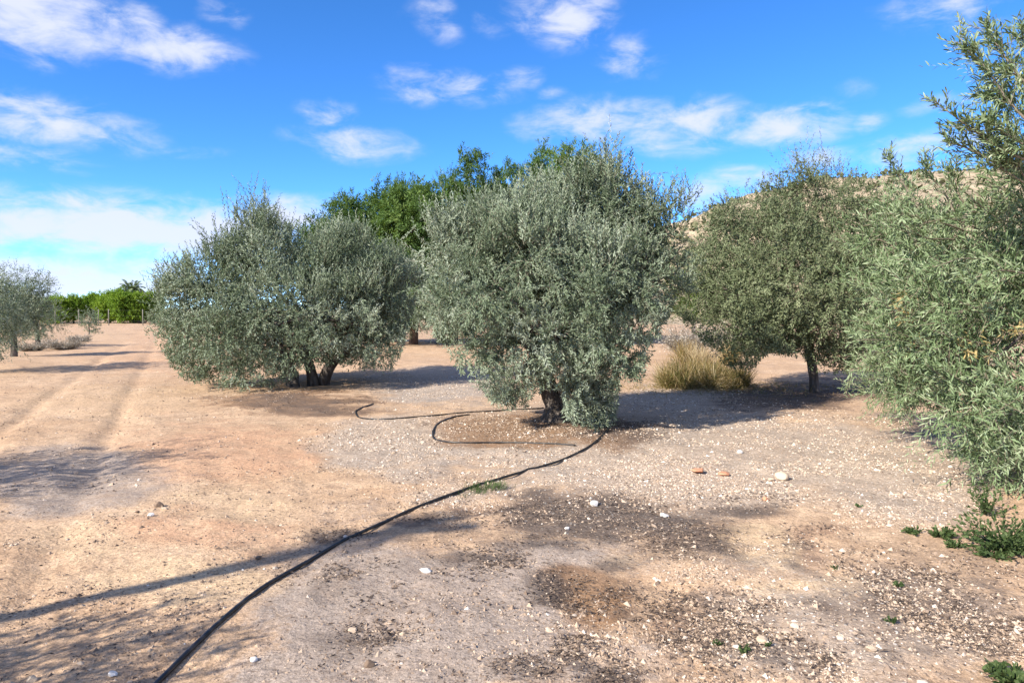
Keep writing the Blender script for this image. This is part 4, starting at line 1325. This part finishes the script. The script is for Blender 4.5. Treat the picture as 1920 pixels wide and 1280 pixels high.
def scatter(r, n, dmin, dmax, key, floor=.02, power=1.0, avoid=None):
    """random ground points in and just beside the view, thinned by a soil map"""
    u = r.uniform(0, 1, n)
    y = (dmin ** (-power) + u * (dmax ** (-power) - dmin ** (-power))) ** (-1 / power)
    x = r.uniform(-.78, .78, n) * y + r.normal(0, .3, n)
    px, py = to_px(x, y)
    w = np.full(n, floor)
    for it in key:
        w = np.maximum(w, pxmask(px + 60 * (fbm(x * 1.1, y * 1.1, seed=31) - .5) * 2.6 * np.clip((py - 560) / 300, .25, 2), py, it))
    w = w * (.15 + 1.5 * sstep(.38, .62, fbm(x * 1.7, y * 1.7, seed=61))) * (.5 + 1.1 * sstep(.35, .65, fbm(x * 6, y * 6, seed=63)))
    if avoid:
        w = w * (1 - .8 * pxmask(px, py, avoid))
    ok = r.uniform(0, 1, n) < w
    return x[ok], y[ok]


r = np.random.default_rng(888)
x, y = scatter(r, 5200, 2.6, 13, [GRAVEL, [(it[0], it[1], it[2], it[3], it[4] * .4) for it in LITTER]], .03, 1.2)
stone_meshes = {}
n_parts = 0
for i in range(len(x)):
    if n_parts >= 290: break
    s = min(max(.011, float(np.exp(r.normal(-3.95, .32)))) * (.65 + .055 * y[i]), .034)
    tone = float(r.choice([.3, .45, .6, .75, .9]))
    k = int(r.integers(0, 8))
    o = link('stone', big_mesh(k, 'stone', tone), ground)
    o.scale = (s, s * float(r.uniform(.7, 1)), s * float(r.uniform(.6, 1)))
    o.rotation_euler = (float(r.normal(0, .2)), float(r.normal(0, .2)), float(r.uniform(0, 6.28)))
    o.location = (x[i], y[i], gzf(x[i], y[i]) + s * float(r.uniform(-.25, .15)))
    n_parts += 1


def chip_shape(seed):
    """angular gravel chip: uneven five sided top with its skirt sunk in the soil"""
    r = np.random.default_rng(seed)
    k = 5
    a = np.linspace(0, 6.283, k, endpoint=False) + r.uniform(-.35, .35, k)
    q = r.uniform(.7, 1.1, k)
    v = np.concatenate([np.stack([np.cos(a) * q, np.sin(a) * q * .85, r.uniform(-.25, .15, k)], -1),
                        [[r.uniform(-.4, .4), r.uniform(-.4, .4), r.uniform(.45, .7)], [0, 0, -.6]]])
    i = np.arange(k); j = (i + 1) % k
    v[:k, 2] -= .25; v = v[:k + 1]
    f = np.stack([i, j, np.full(k, k)], -1)
    return v, f


def gravel():
    r = np.random.default_rng(889)
    x, y = scatter(r, 400000, 2.6, 20, [GRAVEL, [(it[0], it[1], it[2], it[3], it[4] * .12) for it in LITTER]], .09, .55, LITTER)
    n = len(x)
    print('gravel stones', n)
    gpx, gpy = to_px(x, y)
    gm_ = pxmask(gpx, gpy, GRAVEL)
    s = np.exp(r.normal(-4.95, .55, n)) * (.7 + .07 * y)
    s = np.minimum(s, .03)
    z = gz(x, y)
    Vs, Fs, Ts, o = [], [], [], 0
    v0s = [chip_shape(900 + k) for k in range(16)]
    which = r.integers(0, 16, n)
    for k in range(16):
        v, f = v0s[k]
        q = np.where(which == k)[0]; m = len(q)
        a = r.uniform(0, 6.283, m); ca, sa = np.cos(a), np.sin(a)
        sc = s[q][:, None] * np.stack([r.uniform(.8, 1.3, m), r.uniform(.7, 1.1, m), r.uniform(.6, 1.1, m)], -1)
        vv = v[None] * sc[:, None, :]
        X = vv[..., 0] * ca[:, None] - vv[..., 1] * sa[:, None] + x[q][:, None]
        Y = vv[..., 0] * sa[:, None] + vv[..., 1] * ca[:, None] + y[q][:, None]
        Z = vv[..., 2] + (z[q] + s[q] * r.uniform(-.2, .2, m))[:, None]
        Vs.append(np.stack([X, Y, Z], -1).reshape(-1, 3))
        Fs.append((f[None] + (np.arange(m) * len(v))[:, None, None] + o).reshape(-1, 3))
        Ts.append(np.repeat(np.clip(r.normal(.20 + .27 * np.minimum(gm_[q] * 1.6, 1), .27, m), .0, 1), len(v)))
        o += m * len(v)
    me = mesh_np('gravel', np.concatenate(Vs), [np.concatenate(Fs)], M['stone'], attrs={'tone': np.concatenate(Ts)})
    tag(link('gravel', me), kind='stuff')


gravel()


def litter():
    r = np.random.default_rng(890)
    x, y = scatter(r, 190000, 2.5, 20, [LITTER, [(it[0], it[1], it[2], it[3], it[4] * .8) for it in MULCH]], .03, .95)
    n = len(x)
    print('litter', n)
    a = r.uniform(0, 6.283, n)
    d = norm(np.stack([np.cos(a), np.sin(a), r.normal(.05, .18, n)], -1))
    b = np.stack([x, y, gz(x, y) + .006], -1)
    ln = r.uniform(.012, .04, n) * (.75 + .05 * y)
    me = leaf_mesh('leaf_litter', b, d, ln, ln * r.uniform(.1, .35, n), np.clip(r.normal(.42, .25, n), 0, 1), M['litter'], r)
    tag(link('leaf_litter', me), kind='stuff')


litter()
tot = sum(len(o.data.loop_triangles) if o.data.loop_triangles else sum(p.loop_total - 2 for p in o.data.polygons) for o in bpy.data.objects if o.type == 'MESH' and len(o.data.polygons) < 100)
big = 0
for me in bpy.data.meshes:
    big += len(me.loops) - 2 * len(me.polygons)
print('triangles (unique meshes)', big)
